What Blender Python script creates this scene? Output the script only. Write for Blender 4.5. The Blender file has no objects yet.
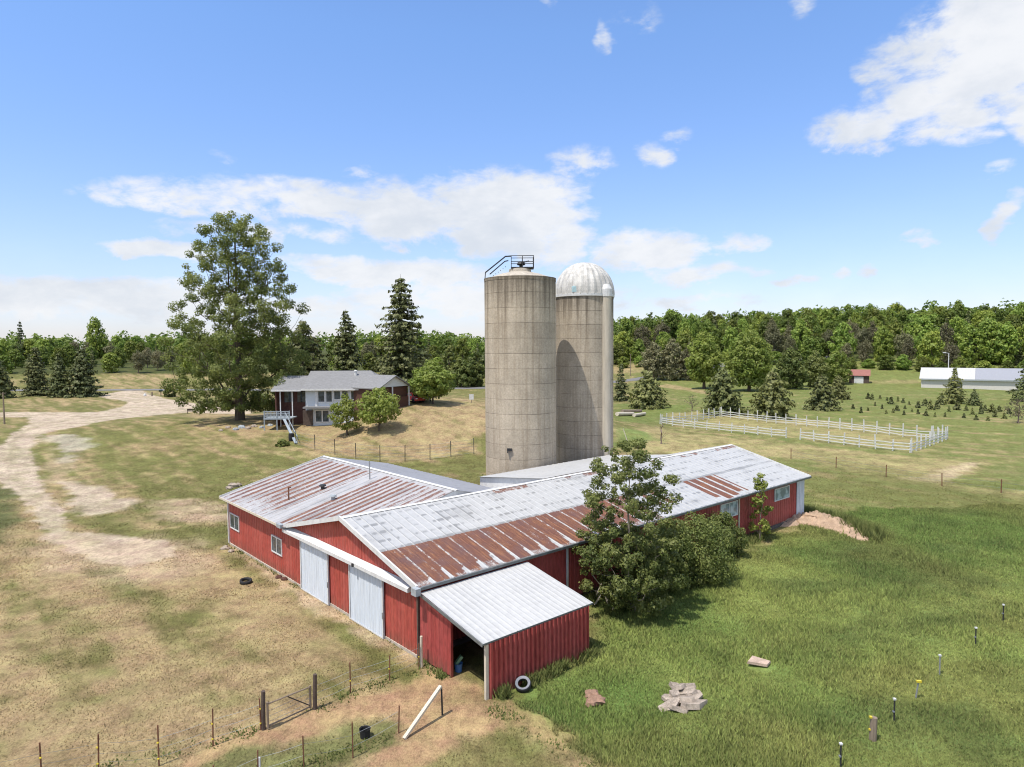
import bpy, math, random
import numpy as np
from mathutils import Matrix, Vector

random.seed(7)
RNG = np.random.default_rng(11)
SC = bpy.context.scene
COL = SC.collection
R = math.radians

# ------------------------------------------------------------------ camera model
F, PITCH, ROLL, CAMH = 680.38, 0.0544, -0.0063, 14.0

def ray(px, py):
    x, y = px - 512, py - 383.5
    cr, sr = math.cos(-ROLL), math.sin(-ROLL)
    x, y = cr * x - sr * y, sr * x + cr * y
    c, s = math.cos(PITCH), math.sin(PITCH)
    return (x / F, c - (y / F) * s, -s - (y / F) * c)

def sstep(a, b, x):
    t = np.clip((np.asarray(x, float) - a) / (b - a), 0, 1)
    return t * t * (3 - 2 * t)

# ------------------------------------------------------------------ noise
def vnoise(x, y, seed=0):
    xi = np.floor(x).astype(np.int64); yi = np.floor(y).astype(np.int64)
    fx = x - xi; fy = y - yi
    fx = fx * fx * (3 - 2 * fx); fy = fy * fy * (3 - 2 * fy)
    def h(a, b):
        n = (a * 374761393 + b * 668265263 + seed * 974711) & 0xFFFFFFFF
        n = ((n ^ (n >> 13)) * 1274126177) & 0xFFFFFFFF
        return ((n ^ (n >> 16)) & 0xFFFF) / 65535.0
    a = h(xi, yi); b = h(xi + 1, yi); c = h(xi, yi + 1); d = h(xi + 1, yi + 1)
    return (a + (b - a) * fx) * (1 - fy) + (c + (d - c) * fx) * fy

def fbm(x, y, oct=4, seed=0, gain=0.55):
    s = np.zeros_like(np.asarray(x, float)); amp = 1.0; tot = 0
    for k in range(oct):
        s = s + amp * vnoise(x * 2 ** k + 17.3 * k, y * 2 ** k - 9.1 * k, seed + k)
        tot += amp; amp *= gain
    return s / tot

# ------------------------------------------------------------------ terrain
def H(x, y):
    x = np.asarray(x, float); y = np.asarray(y, float)
    z = 3.3 / (1 + np.exp(-(x + 22.5) / 1.9)) * sstep(80, 105, y) * sstep(156, 128, y) * sstep(30, 0, x) + .9 * np.exp(-((x + 14) / 22) ** 2 - ((y - 116) / 20) ** 2)
    z = z + 2.0 * np.exp(-((x + 45) / 40) ** 2 - ((y - 114) / 24) ** 2)
    z = z + 5.0 * sstep(246, 320, y) * sstep(10, -60, x)
    z = z + 4.0 * sstep(300, 420, y)
    z = z + 15.0 * sstep(235, 420, y + 0.25 * x) * sstep(-30, 110, x)
    z = z + 6.0 * sstep(240, 460, y) * sstep(120, 260, x)
    far = sstep(38, 60, np.hypot(x, y))
    z = z + (fbm(x / 14, y / 14, 3, 5) - 0.5) * 0.5 * far * sstep(20, 60, np.hypot(x - 8, y - 50))
    return z

def G(px, py):
    d = ray(px, py)
    t = 5.0
    if d[2] > -0.004:
        raise ValueError('above horizon %s %s' % (px, py))
    prev = t
    while t < 3000:
        if CAMH + t * d[2] <= float(H(t * d[0], t * d[1])):
            lo, hi = prev, t
            for _ in range(30):
                m = (lo + hi) / 2
                if CAMH + m * d[2] <= float(H(m * d[0], m * d[1])): hi = m
                else: lo = m
            t = hi; break
        prev = t; t *= 1.03
    return Vector((t * d[0], t * d[1], float(H(t * d[0], t * d[1]))))

def G0(px, py):
    d = ray(px, py); t = -CAMH / d[2]
    return (t * d[0], t * d[1])

def gz(x, y): return float(H(x, y))

# barn frame
BX, BY, YAW = -4.2412, 29.9114, 0.7234
CB, SB = math.cos(YAW), math.sin(YAW)
def bw(u, v): return (BX + u * CB - v * SB, BY + u * SB + v * CB)
def bl(x, y): return ((x - BX) * CB + (y - BY) * SB, -(x - BX) * SB + (y - BY) * CB)

# ------------------------------------------------------------------ mesh helpers
class MB:
    def __init__(s): s.v = []; s.f = []; s.m = []
    def add(s, vs, fs, m=0):
        n = len(s.v); s.v += [tuple(map(float, p)) for p in vs]
        for q in fs: s.f.append(tuple(i + n for i in q)); s.m.append(m)
    def box(s, x0, x1, y0, y1, z0, z1, m=0):
        s.add([(x0,y0,z0),(x1,y0,z0),(x1,y1,z0),(x0,y1,z0),(x0,y0,z1),(x1,y0,z1),(x1,y1,z1),(x0,y1,z1)],
              [(0,3,2,1),(4,5,6,7),(0,1,5,4),(1,2,6,5),(2,3,7,6),(3,0,4,7)], m)
    def bar(s, a, b, w, h, m=0, up=(0,0,1)):
        a = Vector(a); b = Vector(b); d = (b - a).normalized(); up = Vector(up)
        if abs(d.dot(up)) > .98: up = Vector((0,1,0))
        sx = d.cross(up).normalized() * w / 2; sy = sx.cross(d).normalized() * h / 2
        vs = [a-sx-sy, a+sx-sy, a+sx+sy, a-sx+sy, b-sx-sy, b+sx-sy, b+sx+sy, b-sx+sy]
        s.add(vs, [(0,3,2,1),(4,5,6,7),(0,1,5,4),(1,2,6,5),(2,3,7,6),(3,0,4,7)], m)
    def tube(s, pts, rad, n=6, m=0, cap=True):
        pts = [Vector(p) for p in pts]
        if not isinstance(rad, (list, tuple)): rad = [rad] * len(pts)
        rings = []; ref = None
        for i, p in enumerate(pts):
            d = (pts[min(i+1, len(pts)-1)] - pts[max(i-1, 0)])
            d = d.normalized() if d.length > 1e-9 else Vector((0,0,1))
            if ref is None: ref = Vector((1,0,0)) if abs(d.x) < .9 else Vector((0,1,0))
            a = (ref - d * ref.dot(d)).normalized(); b = d.cross(a); ref = a
            rings.append([p + (a * math.cos(2*math.pi*k/n) + b * math.sin(2*math.pi*k/n)) * rad[i] for k in range(n)])
        vs = [q for r in rings for q in r]; fs = []
        for i in range(len(pts)-1):
            for k in range(n):
                fs.append((i*n+k, i*n+(k+1) % n, (i+1)*n+(k+1) % n, (i+1)*n+k))
        if cap: fs.append(tuple(range(n-1, -1, -1))); fs.append(tuple((len(pts)-1)*n+k for k in range(n)))
        s.add(vs, fs, m)
    def lathe(s, prof, n=32, c=(0,0,0), m=0):
        vs = []; fs = []
        for r, z in prof:
            for k in range(n):
                t = 2*math.pi*k/n; vs.append((c[0]+r*math.cos(t), c[1]+r*math.sin(t), c[2]+z))
        for i in range(len(prof)-1):
            for k in range(n):
                fs.append((i*n+k, i*n+(k+1) % n, (i+1)*n+(k+1) % n, (i+1)*n+k))
        s.add(vs, fs, m)
    def poly(s, pts, m=0): s.add(pts, [tuple(range(len(pts)))], m)
    def build(s, name, mats, parent=None, smooth=False):
        me = bpy.data.meshes.new(name); me.from_pydata(s.v, [], s.f)
        if not isinstance(mats, (list, tuple)): mats = [mats]
        for m in mats: me.materials.append(m)
        if len(mats) > 1: me.polygons.foreach_set('material_index', s.m)
        if smooth: me.polygons.foreach_set('use_smooth', [True] * len(s.f))
        me.update()
        o = bpy.data.objects.new(name, me); COL.objects.link(o)
        if parent: o.parent = parent
        return o

def npmesh(name, V, Fc, mats, parent=None, cols=None, smooth=False, vals=None, link=True, midx=None):
    V = np.ascontiguousarray(V, np.float32); Fc = np.ascontiguousarray(Fc, np.int32)
    me = bpy.data.meshes.new(name); k = Fc.shape[1]
    me.vertices.add(len(V)); me.vertices.foreach_set('co', V.ravel())
    me.loops.add(Fc.size); me.loops.foreach_set('vertex_index', Fc.ravel())
    me.polygons.add(len(Fc)); me.polygons.foreach_set('loop_start', np.arange(0, Fc.size, k, dtype=np.int32))
    if smooth: me.polygons.foreach_set('use_smooth', np.ones(len(Fc), bool))
    if cols is not None:
        a = me.attributes.new('col', 'FLOAT_COLOR', 'POINT')
        c4 = np.ones((len(V), 4), np.float32); c4[:, :3] = cols; a.data.foreach_set('color', c4.ravel())
    if vals is not None:
        for nm, arr in vals.items():
            a = me.attributes.new(nm, 'FLOAT', 'POINT'); a.data.foreach_set('value', np.ascontiguousarray(arr, np.float32))
    if not isinstance(mats, (list, tuple)): mats = [mats]
    for m in mats: me.materials.append(m)
    if midx is not None: me.polygons.foreach_set('material_index', np.ascontiguousarray(midx, np.int32))
    me.update(calc_edges=True); me.validate()
    o = bpy.data.objects.new(name, me)
    if link: COL.objects.link(o)
    if parent: o.parent = parent
    return o

def tag(o, label=None, cat=None, group=None, kind=None):
    if label: o['label'] = label
    if cat: o['category'] = cat
    if group: o['group'] = group
    if kind: o['kind'] = kind
    return o

def empty(name, loc, label, cat, group=None, rz=0.0):
    o = bpy.data.objects.new(name, None); COL.objects.link(o)
    o.location = loc; o.rotation_euler = (0, 0, rz); o.empty_display_size = .3
    return tag(o, label, cat, group)

def copy_tree(o, parent=None):
    c = o.copy(); COL.objects.link(c)
    if parent: c.parent = parent
    for ch in list(o.children): copy_tree(ch, c)
    return c

# ------------------------------------------------------------------ materials
class NT:
    def __init__(s, name):
        s.mat = bpy.data.materials.new(name); s.mat.use_nodes = True
        s.t = s.mat.node_tree; s.t.nodes.clear()
        s.out = s.n('ShaderNodeOutputMaterial')
    def n(s, typ, **kw):
        nd = s.t.nodes.new(typ)
        for k, v in kw.items(): setattr(nd, k, v)
        return nd
    def l(s, a, b): s.t.links.new(a, b)
    def val(s, sock, v):
        if hasattr(v, 'links') or isinstance(v, bpy.types.NodeSocket): s.l(v, sock)
        else: sock.default_value = v
    def noise(s, vec, scale, detail=4, rough=.55, dist=0):
        nd = s.n('ShaderNodeTexNoise'); nd.inputs['Scale'].default_value = scale
        nd.inputs['Detail'].default_value = detail; nd.inputs['Roughness'].default_value = rough
        nd.inputs['Distortion'].default_value = dist
        if vec is not None: s.l(vec, nd.inputs['Vector'])
        return nd.outputs['Fac']
    def mapping(s, vec, scale=(1,1,1), loc=(0,0,0)):
        nd = s.n('ShaderNodeMapping'); nd.inputs['Scale'].default_value = scale; nd.inputs['Location'].default_value = loc
        s.l(vec, nd.inputs['Vector']); return nd.outputs[0]
    def ramp(s, fac, a, b, ca=0.0, cb=1.0):
        nd = s.n('ShaderNodeMapRange'); nd.interpolation_type = 'SMOOTHSTEP'
        nd.inputs['From Min'].default_value = a; nd.inputs['From Max'].default_value = b
        nd.inputs['To Min'].default_value = ca; nd.inputs['To Max'].default_value = cb
        s.l(fac, nd.inputs['Value']); return nd.outputs[0]
    def mix(s, fac, a, b, mode='MIX'):
        nd = s.n('ShaderNodeMix', data_type='RGBA', blend_type=mode)
        s.val(nd.inputs[0], fac)
        for sk, v in ((nd.inputs[6], a), (nd.inputs[7], b)):
            if isinstance(v, (tuple, list)): sk.default_value = (*v[:3], 1)
            else: s.l(v, sk)
        return nd.outputs[2]
    def math(s, op, a, b=0.0, c=None):
        nd = s.n('ShaderNodeMath', operation=op); s.val(nd.inputs[0], a); s.val(nd.inputs[1], b)
        if c is not None: s.val(nd.inputs[2], c)
        return nd.outputs[0]
    def mul(s, col, fac):   # colour times scalar socket
        nd = s.n('ShaderNodeVectorMath', operation='SCALE'); s.l(col, nd.inputs[0]); s.val(nd.inputs['Scale'], fac)
        return nd.outputs[0]
    def attr(s, name):
        return s.n('ShaderNodeAttribute', attribute_name=name)
    def obj(s): return s.n('ShaderNodeTexCoord').outputs['Object']
    def bump(s, h, strength=.3, dist=.02):
        nd = s.n('ShaderNodeBump'); nd.inputs['Strength'].default_value = strength; nd.inputs['Distance'].default_value = dist
        s.l(h, nd.inputs['Height']); return nd.outputs[0]
    def bsdf(s, col, rough=.7, metal=0.0, spec=.4, normal=None):
        nd = s.n('ShaderNodeBsdfPrincipled')
        if isinstance(col, (tuple, list)): nd.inputs['Base Color'].default_value = (*col[:3], 1)
        else: s.l(col, nd.inputs['Base Color'])
        s.val(nd.inputs['Roughness'], rough); nd.inputs['Metallic'].default_value = metal
        nd.inputs['Specular IOR Level'].default_value = spec
        if normal is not None: s.l(normal, nd.inputs['Normal'])
        return nd.outputs[0]
    def done(s, shader): s.l(shader, s.out.inputs['Surface']); return s.mat

def simple(name, col, rough=.7, metal=0.0, var=.25, scale=3.0, spec=.4, stretch=(1,1,1), bump=0.0):
    t = NT(name); v = t.mapping(t.obj(), stretch)
    n = t.noise(v, scale, 5, .65)
    n2 = t.noise(v, scale * 9, 3, .6)
    k = t.math('ADD', t.math('MULTIPLY', n, 1.3), t.math('MULTIPLY', n2, .7))
    fac = t.ramp(k, .55, 1.45, 1 - var, 1 + var)
    rgb = t.n('ShaderNodeRGB'); rgb.outputs[0].default_value = (*col, 1)
    nm = t.bump(n2, bump, .02) if bump else None
    return t.done(t.bsdf(t.mul(rgb.outputs[0], fac), rough, metal, spec, nm))

def red_metal(name, col, col2):
    t = NT(name); o = t.obj()
    st = t.noise(t.mapping(o, (5, 5, .25)), 1.3, 4, .6)
    bl_ = t.noise(o, .35, 3, .6)
    fi = t.noise(t.mapping(o, (1, 1, .3)), 9, 3, .6)
    c = t.mix(t.ramp(st, .3, .75), col, col2)
    c = t.mix(t.ramp(bl_, .45, .75, 0, .5), c, tuple(x * 1.15 + .012 for x in col))
    pn = t.noise(t.mapping(o, (1.1, 1.1, .02)), 1.0, 1, .5); c = t.mix(t.ramp(pn, .35, .7, 0, .45), c, tuple(x * 1.05 + .035 for x in col))
    geo = t.n('ShaderNodeSeparateXYZ'); t.l(o, geo.inputs[0])
    dirt = t.math('MULTIPLY', t.ramp(geo.outputs[2], .85, -.05), t.ramp(st, .25, .65))
    run = t.noise(t.mapping(o, (7, 7, .35)), 1.0, 3, .6); c = t.mix(t.math('MULTIPLY', t.ramp(run, .56, .74), t.ramp(geo.outputs[2], 1.2, 3.2, .12, .5)), c, (.13, .03, .028))
    c = t.mix(t.math('MULTIPLY', dirt, .75), c, (.16, .09, .06))
    c = t.mul(c, t.ramp(fi, .25, .8, .76, 1.22))
    return t.done(t.bsdf(c, t.ramp(st, .2, .8, .42, .6), 0, .4))

def roof_metal(name, base, rustc, rough=.42, streak=(5, .5, .5)):
    t = NT(name); o = t.obj(); ra = t.attr('rust').outputs['Fac']; da = t.attr('dirt').outputs['Fac']
    n = t.noise(o, 3.0, 6, .7); n2 = t.noise(o, 16, 4, .7)
    k = t.math('ADD', ra, t.math('MULTIPLY', t.math('SUBTRACT', t.math('ADD', n, n2), 1.0), .95))
    rf = t.ramp(k, .28, .66)
    wh = t.mix(t.ramp(n, .35, .7), base, tuple(x * .88 for x in base))
    dk = t.math('ADD', da, t.math('MULTIPLY', t.math('SUBTRACT', n2, .5), .5))
    wh = t.mix(t.ramp(dk, .25, .8, 0, .75), wh, tuple(x * .40 for x in base))
    rc = t.mix(t.ramp(n2, .35, .65), rustc, tuple(x * .58 for x in rustc))
    sk = t.noise(t.mapping(o, streak), 1.6, 5, .7); rc = t.mix(t.ramp(sk, .46, .70, 0, .75), rc, (.33, .15, .065))
    pt_ = t.noise(t.mapping(o, (.9, .9, .9)), 1.1, 4, .6); rc = t.mix(t.ramp(pt_, .4, .7, 0, .7), rc, (.12, .062, .06))
    c = t.mix(rf, wh, rc)
    ro = t.math('ADD', rough, t.math('MULTIPLY', rf, .35))
    return t.done(t.bsdf(c, ro, 0, .5, t.bump(n2, .12, .01)))

def foliage(name, ca, cb, trans=.22, rough=.55, huev=.03, valv=.25):
    t = NT(name); tv = t.attr('tint').outputs['Fac']
    rnd = t.n('ShaderNodeObjectInfo').outputs['Random']
    c = t.mix(tv, ca, cb)
    hs = t.n('ShaderNodeHueSaturation'); t.l(c, hs.inputs['Color'])
    t.l(t.ramp(rnd, 0, 1, .5 - huev, .5 + huev), hs.inputs['Hue'])
    r2 = t.math('FRACT', t.math('MULTIPLY', rnd, 7.31))
    t.l(t.ramp(r2, 0, 1, 1 - valv, 1 + valv), hs.inputs['Value'])
    c = hs.outputs[0]
    b = t.bsdf(c, rough, 0, .35)
    if trans <= 0: return t.done(b)
    tr = t.n('ShaderNodeBsdfTranslucent'); t.l(t.mul(c, 1.25), tr.inputs['Color'])
    mx = t.n('ShaderNodeMixShader'); mx.inputs[0].default_value = trans
    t.l(b, mx.inputs[1]); t.l(tr.outputs[0], mx.inputs[2])
    return t.done(mx.outputs[0])

def concrete(name, col, zt):
    t = NT(name); o = t.obj(); sp = t.n('ShaderNodeSeparateXYZ'); t.l(o, sp.inputs[0])
    z = sp.outputs[2]
    big = t.noise(o, .5, 5, .6); fine = t.noise(o, 7, 5, .7)
    strk = t.noise(t.mapping(o, (2.6, 2.6, .09)), 1.0, 5, .65)
    band = t.math('FRACT', t.math('MULTIPLY', z, 1 / 1.22))
    bandid = t.math('FLOOR', t.math('MULTIPLY', z, 1 / 1.22))
    wn = t.n('ShaderNodeTexWhiteNoise', noise_dimensions='1D'); t.l(bandid, wn.inputs['W'])
    c = t.mix(t.ramp(big, .3, .7), col, tuple(x * .78 for x in col))
    c = t.mix(t.ramp(strk, .42, .70, 0, .62), c, tuple(x * .52 for x in (col[0], col[1] * .92, col[2] * .82)))
    top = t.ramp(t.math('ADD', z, t.math('MULTIPLY', t.math('SUBTRACT', strk, .5), 9.0)), zt - .6, zt + 3.4)
    c = t.mix(t.math('MULTIPLY', top, .78), c, (.10, .082, .062))
    c = t.mix(t.math('MULTIPLY', t.ramp(band, .0, .05, .95, 0), t.ramp(big, .35, .6, .35, 1)), c, (.13, .11, .085))
    c = t.mul(c, t.ramp(wn.outputs['Value'], 0, 1, .95, 1.05))
    c = t.mul(c, t.ramp(fine, .25, .75, .82, 1.16))
    return t.done(t.bsdf(c, .85, 0, .25, t.bump(fine, .5, .03)))

def ground_mat():
    t = NT('ground'); o = t.obj(); at = t.attr('col').outputs['Color']
    n1 = t.noise(o, .55, 6, .72); n2 = t.noise(t.mapping(o, (1.0, .55, 1)), 3.2, 6, .8); n3 = t.noise(t.mapping(o, (1, .5, 1)), 15, 4, .85)
    k = t.math('ADD', t.math('MULTIPLY', n1, .5), t.math('ADD', t.math('MULTIPLY', n2, .9), t.math('MULTIPLY', n3, 1.0)))
    c = t.mul(at, t.ramp(k, .78, 1.62, .42, 1.6))
    hs = t.n('ShaderNodeHueSaturation'); t.l(c, hs.inputs['Color'])
    t.l(t.ramp(n1, .3, .7, .485, .52), hs.inputs['Hue'])
    return t.done(t.bsdf(hs.outputs[0], .95, 0, .1, t.bump(k, .6, .12)))

def grass_mat():
    t = NT('grass'); at = t.attr('col').outputs['Color']
    g = t.n('ShaderNodeNewGeometry')
    vm = t.n('ShaderNodeVectorMath', operation='SCALE'); t.l(g.outputs['Normal'], vm.inputs[0]); vm.inputs['Scale'].default_value = .55
    va = t.n('ShaderNodeVectorMath', operation='ADD'); t.l(vm.outputs[0], va.inputs[0]); va.inputs[1].default_value = (0, 0, .75)
    vn = t.n('ShaderNodeVectorMath', operation='NORMALIZE'); t.l(va.outputs[0], vn.inputs[0])
    b = t.bsdf(at, .75, 0, .15, vn.outputs[0])
    tr = t.n('ShaderNodeBsdfTranslucent'); t.l(t.mul(at, 1.25), tr.inputs['Color'])
    mx = t.n('ShaderNodeMixShader'); mx.inputs[0].default_value = .42
    t.l(b, mx.inputs[1]); t.l(tr.outputs[0], mx.inputs[2])
    return t.done(mx.outputs[0])

def glass_mat(name, col=(.03, .04, .05), rough=.06):
    t = NT(name); o = t.obj()
    c = t.mix(t.ramp(t.noise(o, 1.3, 2), .4, .6), col, tuple(x * 2.2 + .01 for x in col))
    return t.done(t.bsdf(c, rough, 0, .6))

M = {}
M['red'] = red_metal('red_metal_siding', (.41, .078, .058), (.32, .048, .038))
M['lean_red'] = red_metal('maroon_ribbed_siding', (.37, .066, .06), (.26, .042, .04))
M['roof'] = roof_metal('galvanised_roof', (.455, .457, .455), (.185, .072, .043))
M['roof_wing'] = roof_metal('faded_rusty_roof', (.43, .42, .42), (.20, .092, .066), streak=(.5, 5, .5))
M['roof_grey'] = roof_metal('grey_roof', (.30, .31, .345), (.26, .16, .13), .5)
M['roof_white'] = roof_metal('white_lean_to_roof', (.50, .50, .495), (.3, .2, .14), .5)
M['white'] = simple('white_paint', (.62, .62, .615), .55, var=.16)
M['door_white'] = simple('pale_door_paint', (.60, .655, .72), .5, var=.2, scale=2.0, stretch=(1, 6, .3))
M['trim_grey'] = simple('grey_trim', (.33, .36, .38), .45, var=.25)
M['gutter'] = simple('dull_gutter', (.14, .15, .15), .45, var=.35)
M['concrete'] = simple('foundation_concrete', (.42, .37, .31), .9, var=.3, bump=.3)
M['silo'] = concrete('silo_concrete', (.505, .43, .33), 17.2)
M['silo_b'] = concrete('domed_silo_concrete', (.485, .415, .325), 16.2)
M['cap'] = simple('silo_cap_concrete', (.43, .385, .32), .85, var=.3, bump=.3)
M['dome'] = simple('white_dome_metal', (.50, .485, .455), .55, var=.4, scale=1.5, stretch=(1.5, 1.5, .5))
M['dark'] = simple('dark_iron', (.03, .03, .032), .6, var=.4)
M['rusty'] = simple('rusty_iron', (.16, .07, .04), .8, var=.4)
M['steel'] = simple('dull_steel', (.30, .31, .32), .5, .3, var=.25)
M['black'] = simple('dark_interior', (.02, .02, .022), .9, var=.3)
M['rubber'] = simple('tyre_rubber', (.018, .018, .02), .75, var=.4)
M['rim'] = simple('pale_rim', (.20, .215, .24), .5, var=.2)
M['wood'] = simple('weathered_wood', (.23, .18, .135), .9, var=.35, stretch=(3, 3, .4), bump=.3)
M['wood_pale'] = simple('pale_board', (.56, .50, .40), .8, var=.2, stretch=(2, 2, .5))
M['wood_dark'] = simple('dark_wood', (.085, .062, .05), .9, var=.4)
M['brown'] = simple('shaded_brown_wood_wall', (.09, .042, .03), .8, var=.3, stretch=(1, 1, 6))  # wall brown with the porch shade put into its colour
M['brick'] = simple('red_brown_brick', (.10, .045, .034), .85, var=.3, scale=2.5)  # brick tone lowered to include shade from overhang and tree
M['siding'] = simple('pale_siding', (.56, .59, .61), .6, var=.12, stretch=(.4, .4, 7))
M['shingle'] = simple('grey_shingles', (.21, .21, .215), .9, var=.22, scale=2.2, stretch=(1, 1, 4))
M['glass'] = glass_mat('window_glass')
M['glass_pale'] = glass_mat('pale_window_glass', (.20, .25, .27), .1)
M['blue'] = simple('blue_plastic', (.07, .18, .42), .4, var=.2)
M['green_pl'] = simple('green_plastic', (.22, .42, .26), .4, var=.2)
M['yellow'] = simple('yellow_plastic', (.62, .50, .05), .5, var=.1)
M['stone'] = simple('pale_rubble', (.33, .275, .225), .9, var=.5, scale=2.0, bump=.4)
M['stone_b'] = simple('pinkish_stone', (.44, .33, .26), .9, var=.35, scale=2.5, bump=.4)
M['earth'] = simple('bare_earth', (.44, .31, .20), .95, var=.35, scale=1.6, bump=.6)
M['asphalt'] = simple('old_asphalt', (.17, .165, .165), .9, var=.2)
M['car_red'] = simple('red_car_paint', (.30, .025, .025), .25, var=.05, spec=.6)
M['car_white'] = simple('white_car_paint', (.66, .67, .68), .25, var=.05, spec=.6)
M['blue_grey_shaded'] = simple('shaded_blue_grey_paint', (.30, .345, .385), .6, var=.2)  # deck and ramp paint, darkened to carry the tall tree's shade
M['cream'] = simple('cream_siding', (.58, .555, .52), .6, var=.1)
M['clod'] = simple('red_brown_earth', (.27, .165, .115), .95, var=.35, scale=2.5, bump=.5)
M['pinkroof'] = simple('faded_red_roof', (.28, .115, .095), .7, var=.3)
M['bark'] = simple('grey_brown_bark', (.11, .085, .065), .95, var=.4, scale=2, stretch=(3, 3, .6), bump=.4)
M['bark_pale'] = simple('pale_bark', (.26, .22, .17), .95, var=.35, stretch=(3, 3, .6))
M['twig'] = simple('dry_twigs', (.20, .15, .125), .95, var=.3)
M['leaf'] = foliage('broad_leaves', (.095, .13, .03), (.22, .245, .07), .33, huev=.008, valv=.12)
M['leaf_big'] = foliage('cottonwood_leaves', (.10, .135, .03), (.255, .285, .08), .38, huev=0, valv=0)
M['leaf_bright'] = foliage('bright_leaves', (.16, .215, .035), (.33, .365, .09), .4, huev=.008, valv=.1)
M['leaf_barn'] = foliage('barnside_leaves', (.09, .125, .028), (.26, .285, .085), .36, huev=.006, valv=.1)
M['leaf_forest'] = foliage('forest_leaves', (.125, .185, .03), (.275, .325, .066), .36, huev=.014, valv=.38)
M['needles'] = foliage('spruce_needles', (.04, .06, .02), (.18, .195, .066), .18, huev=.01, valv=.2)
M['needles_pale'] = foliage('pine_needles', (.08, .105, .03), (.27, .285, .095), .25, huev=.01, valv=.15)
M['brownleaf'] = foliage('brownish_buds', (.125, .125, .06), (.23, .215, .115), .28, huev=.015, valv=.25)
M['ground'] = ground_mat()
M['grass'] = grass_mat()

# ------------------------------------------------------------------ ground zones
def sdf(px, py, poly):
    n = len(poly); d2 = np.full(px.shape, 1e18); ins = np.zeros(px.shape, bool)
    for i in range(n):
        x0, y0 = poly[i]; x1, y1 = poly[(i + 1) % n]
        ex, ey = x1 - x0, y1 - y0; wx, wy = px - x0, py - y0
        t = np.clip((wx * ex + wy * ey) / (ex * ex + ey * ey + 1e-12), 0, 1)
        d2 = np.minimum(d2, (wx - ex * t) ** 2 + (wy - ey * t) ** 2)
        c = (y0 > py) != (y1 > py)
        xi = x0 + (py - y0) / (ey if abs(ey) > 1e-12 else 1e-12) * ex
        ins ^= c & (px < xi)
    d = np.sqrt(d2)
    return np.where(ins, d, -d)

def P(*pts):   # photo points on the ground -> world outline
    out = []
    for a, b in pts:
        g = G(a, b); out.append((g.x, g.y))
    return out

TAN = (.318, .236, .128); OLIVE = (.150, .146, .050); PAST = (.165, .182, .056); LUSH = (.128, .190, .048)
GRAVEL = (.46, .37, .285); DIRT = (.37, .238, .135); PINK = (.46, .34, .235); BRIGHT = (.135, .175, .045); STRAW = (.34, .275, .135)
DGREEN = (.075, .095, .032)

def strip(pts, w0, w1=None):      # px centre line with widths in metres
    c = [G(*p) for p in pts]; n = len(c); L = []; Rr = []
    for i in range(n):
        d = c[min(i+1, n-1)] - c[max(i-1, 0)]; d.z = 0; d.normalize()
        w = (w0 + ((w1 if w1 is not None else w0) - w0) * i / (n - 1)) / 2
        L.append((c[i].x - d.y * w, c[i].y + d.x * w)); Rr.append((c[i].x + d.y * w, c[i].y - d.x * w))
    return L + Rr[::-1]

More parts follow.
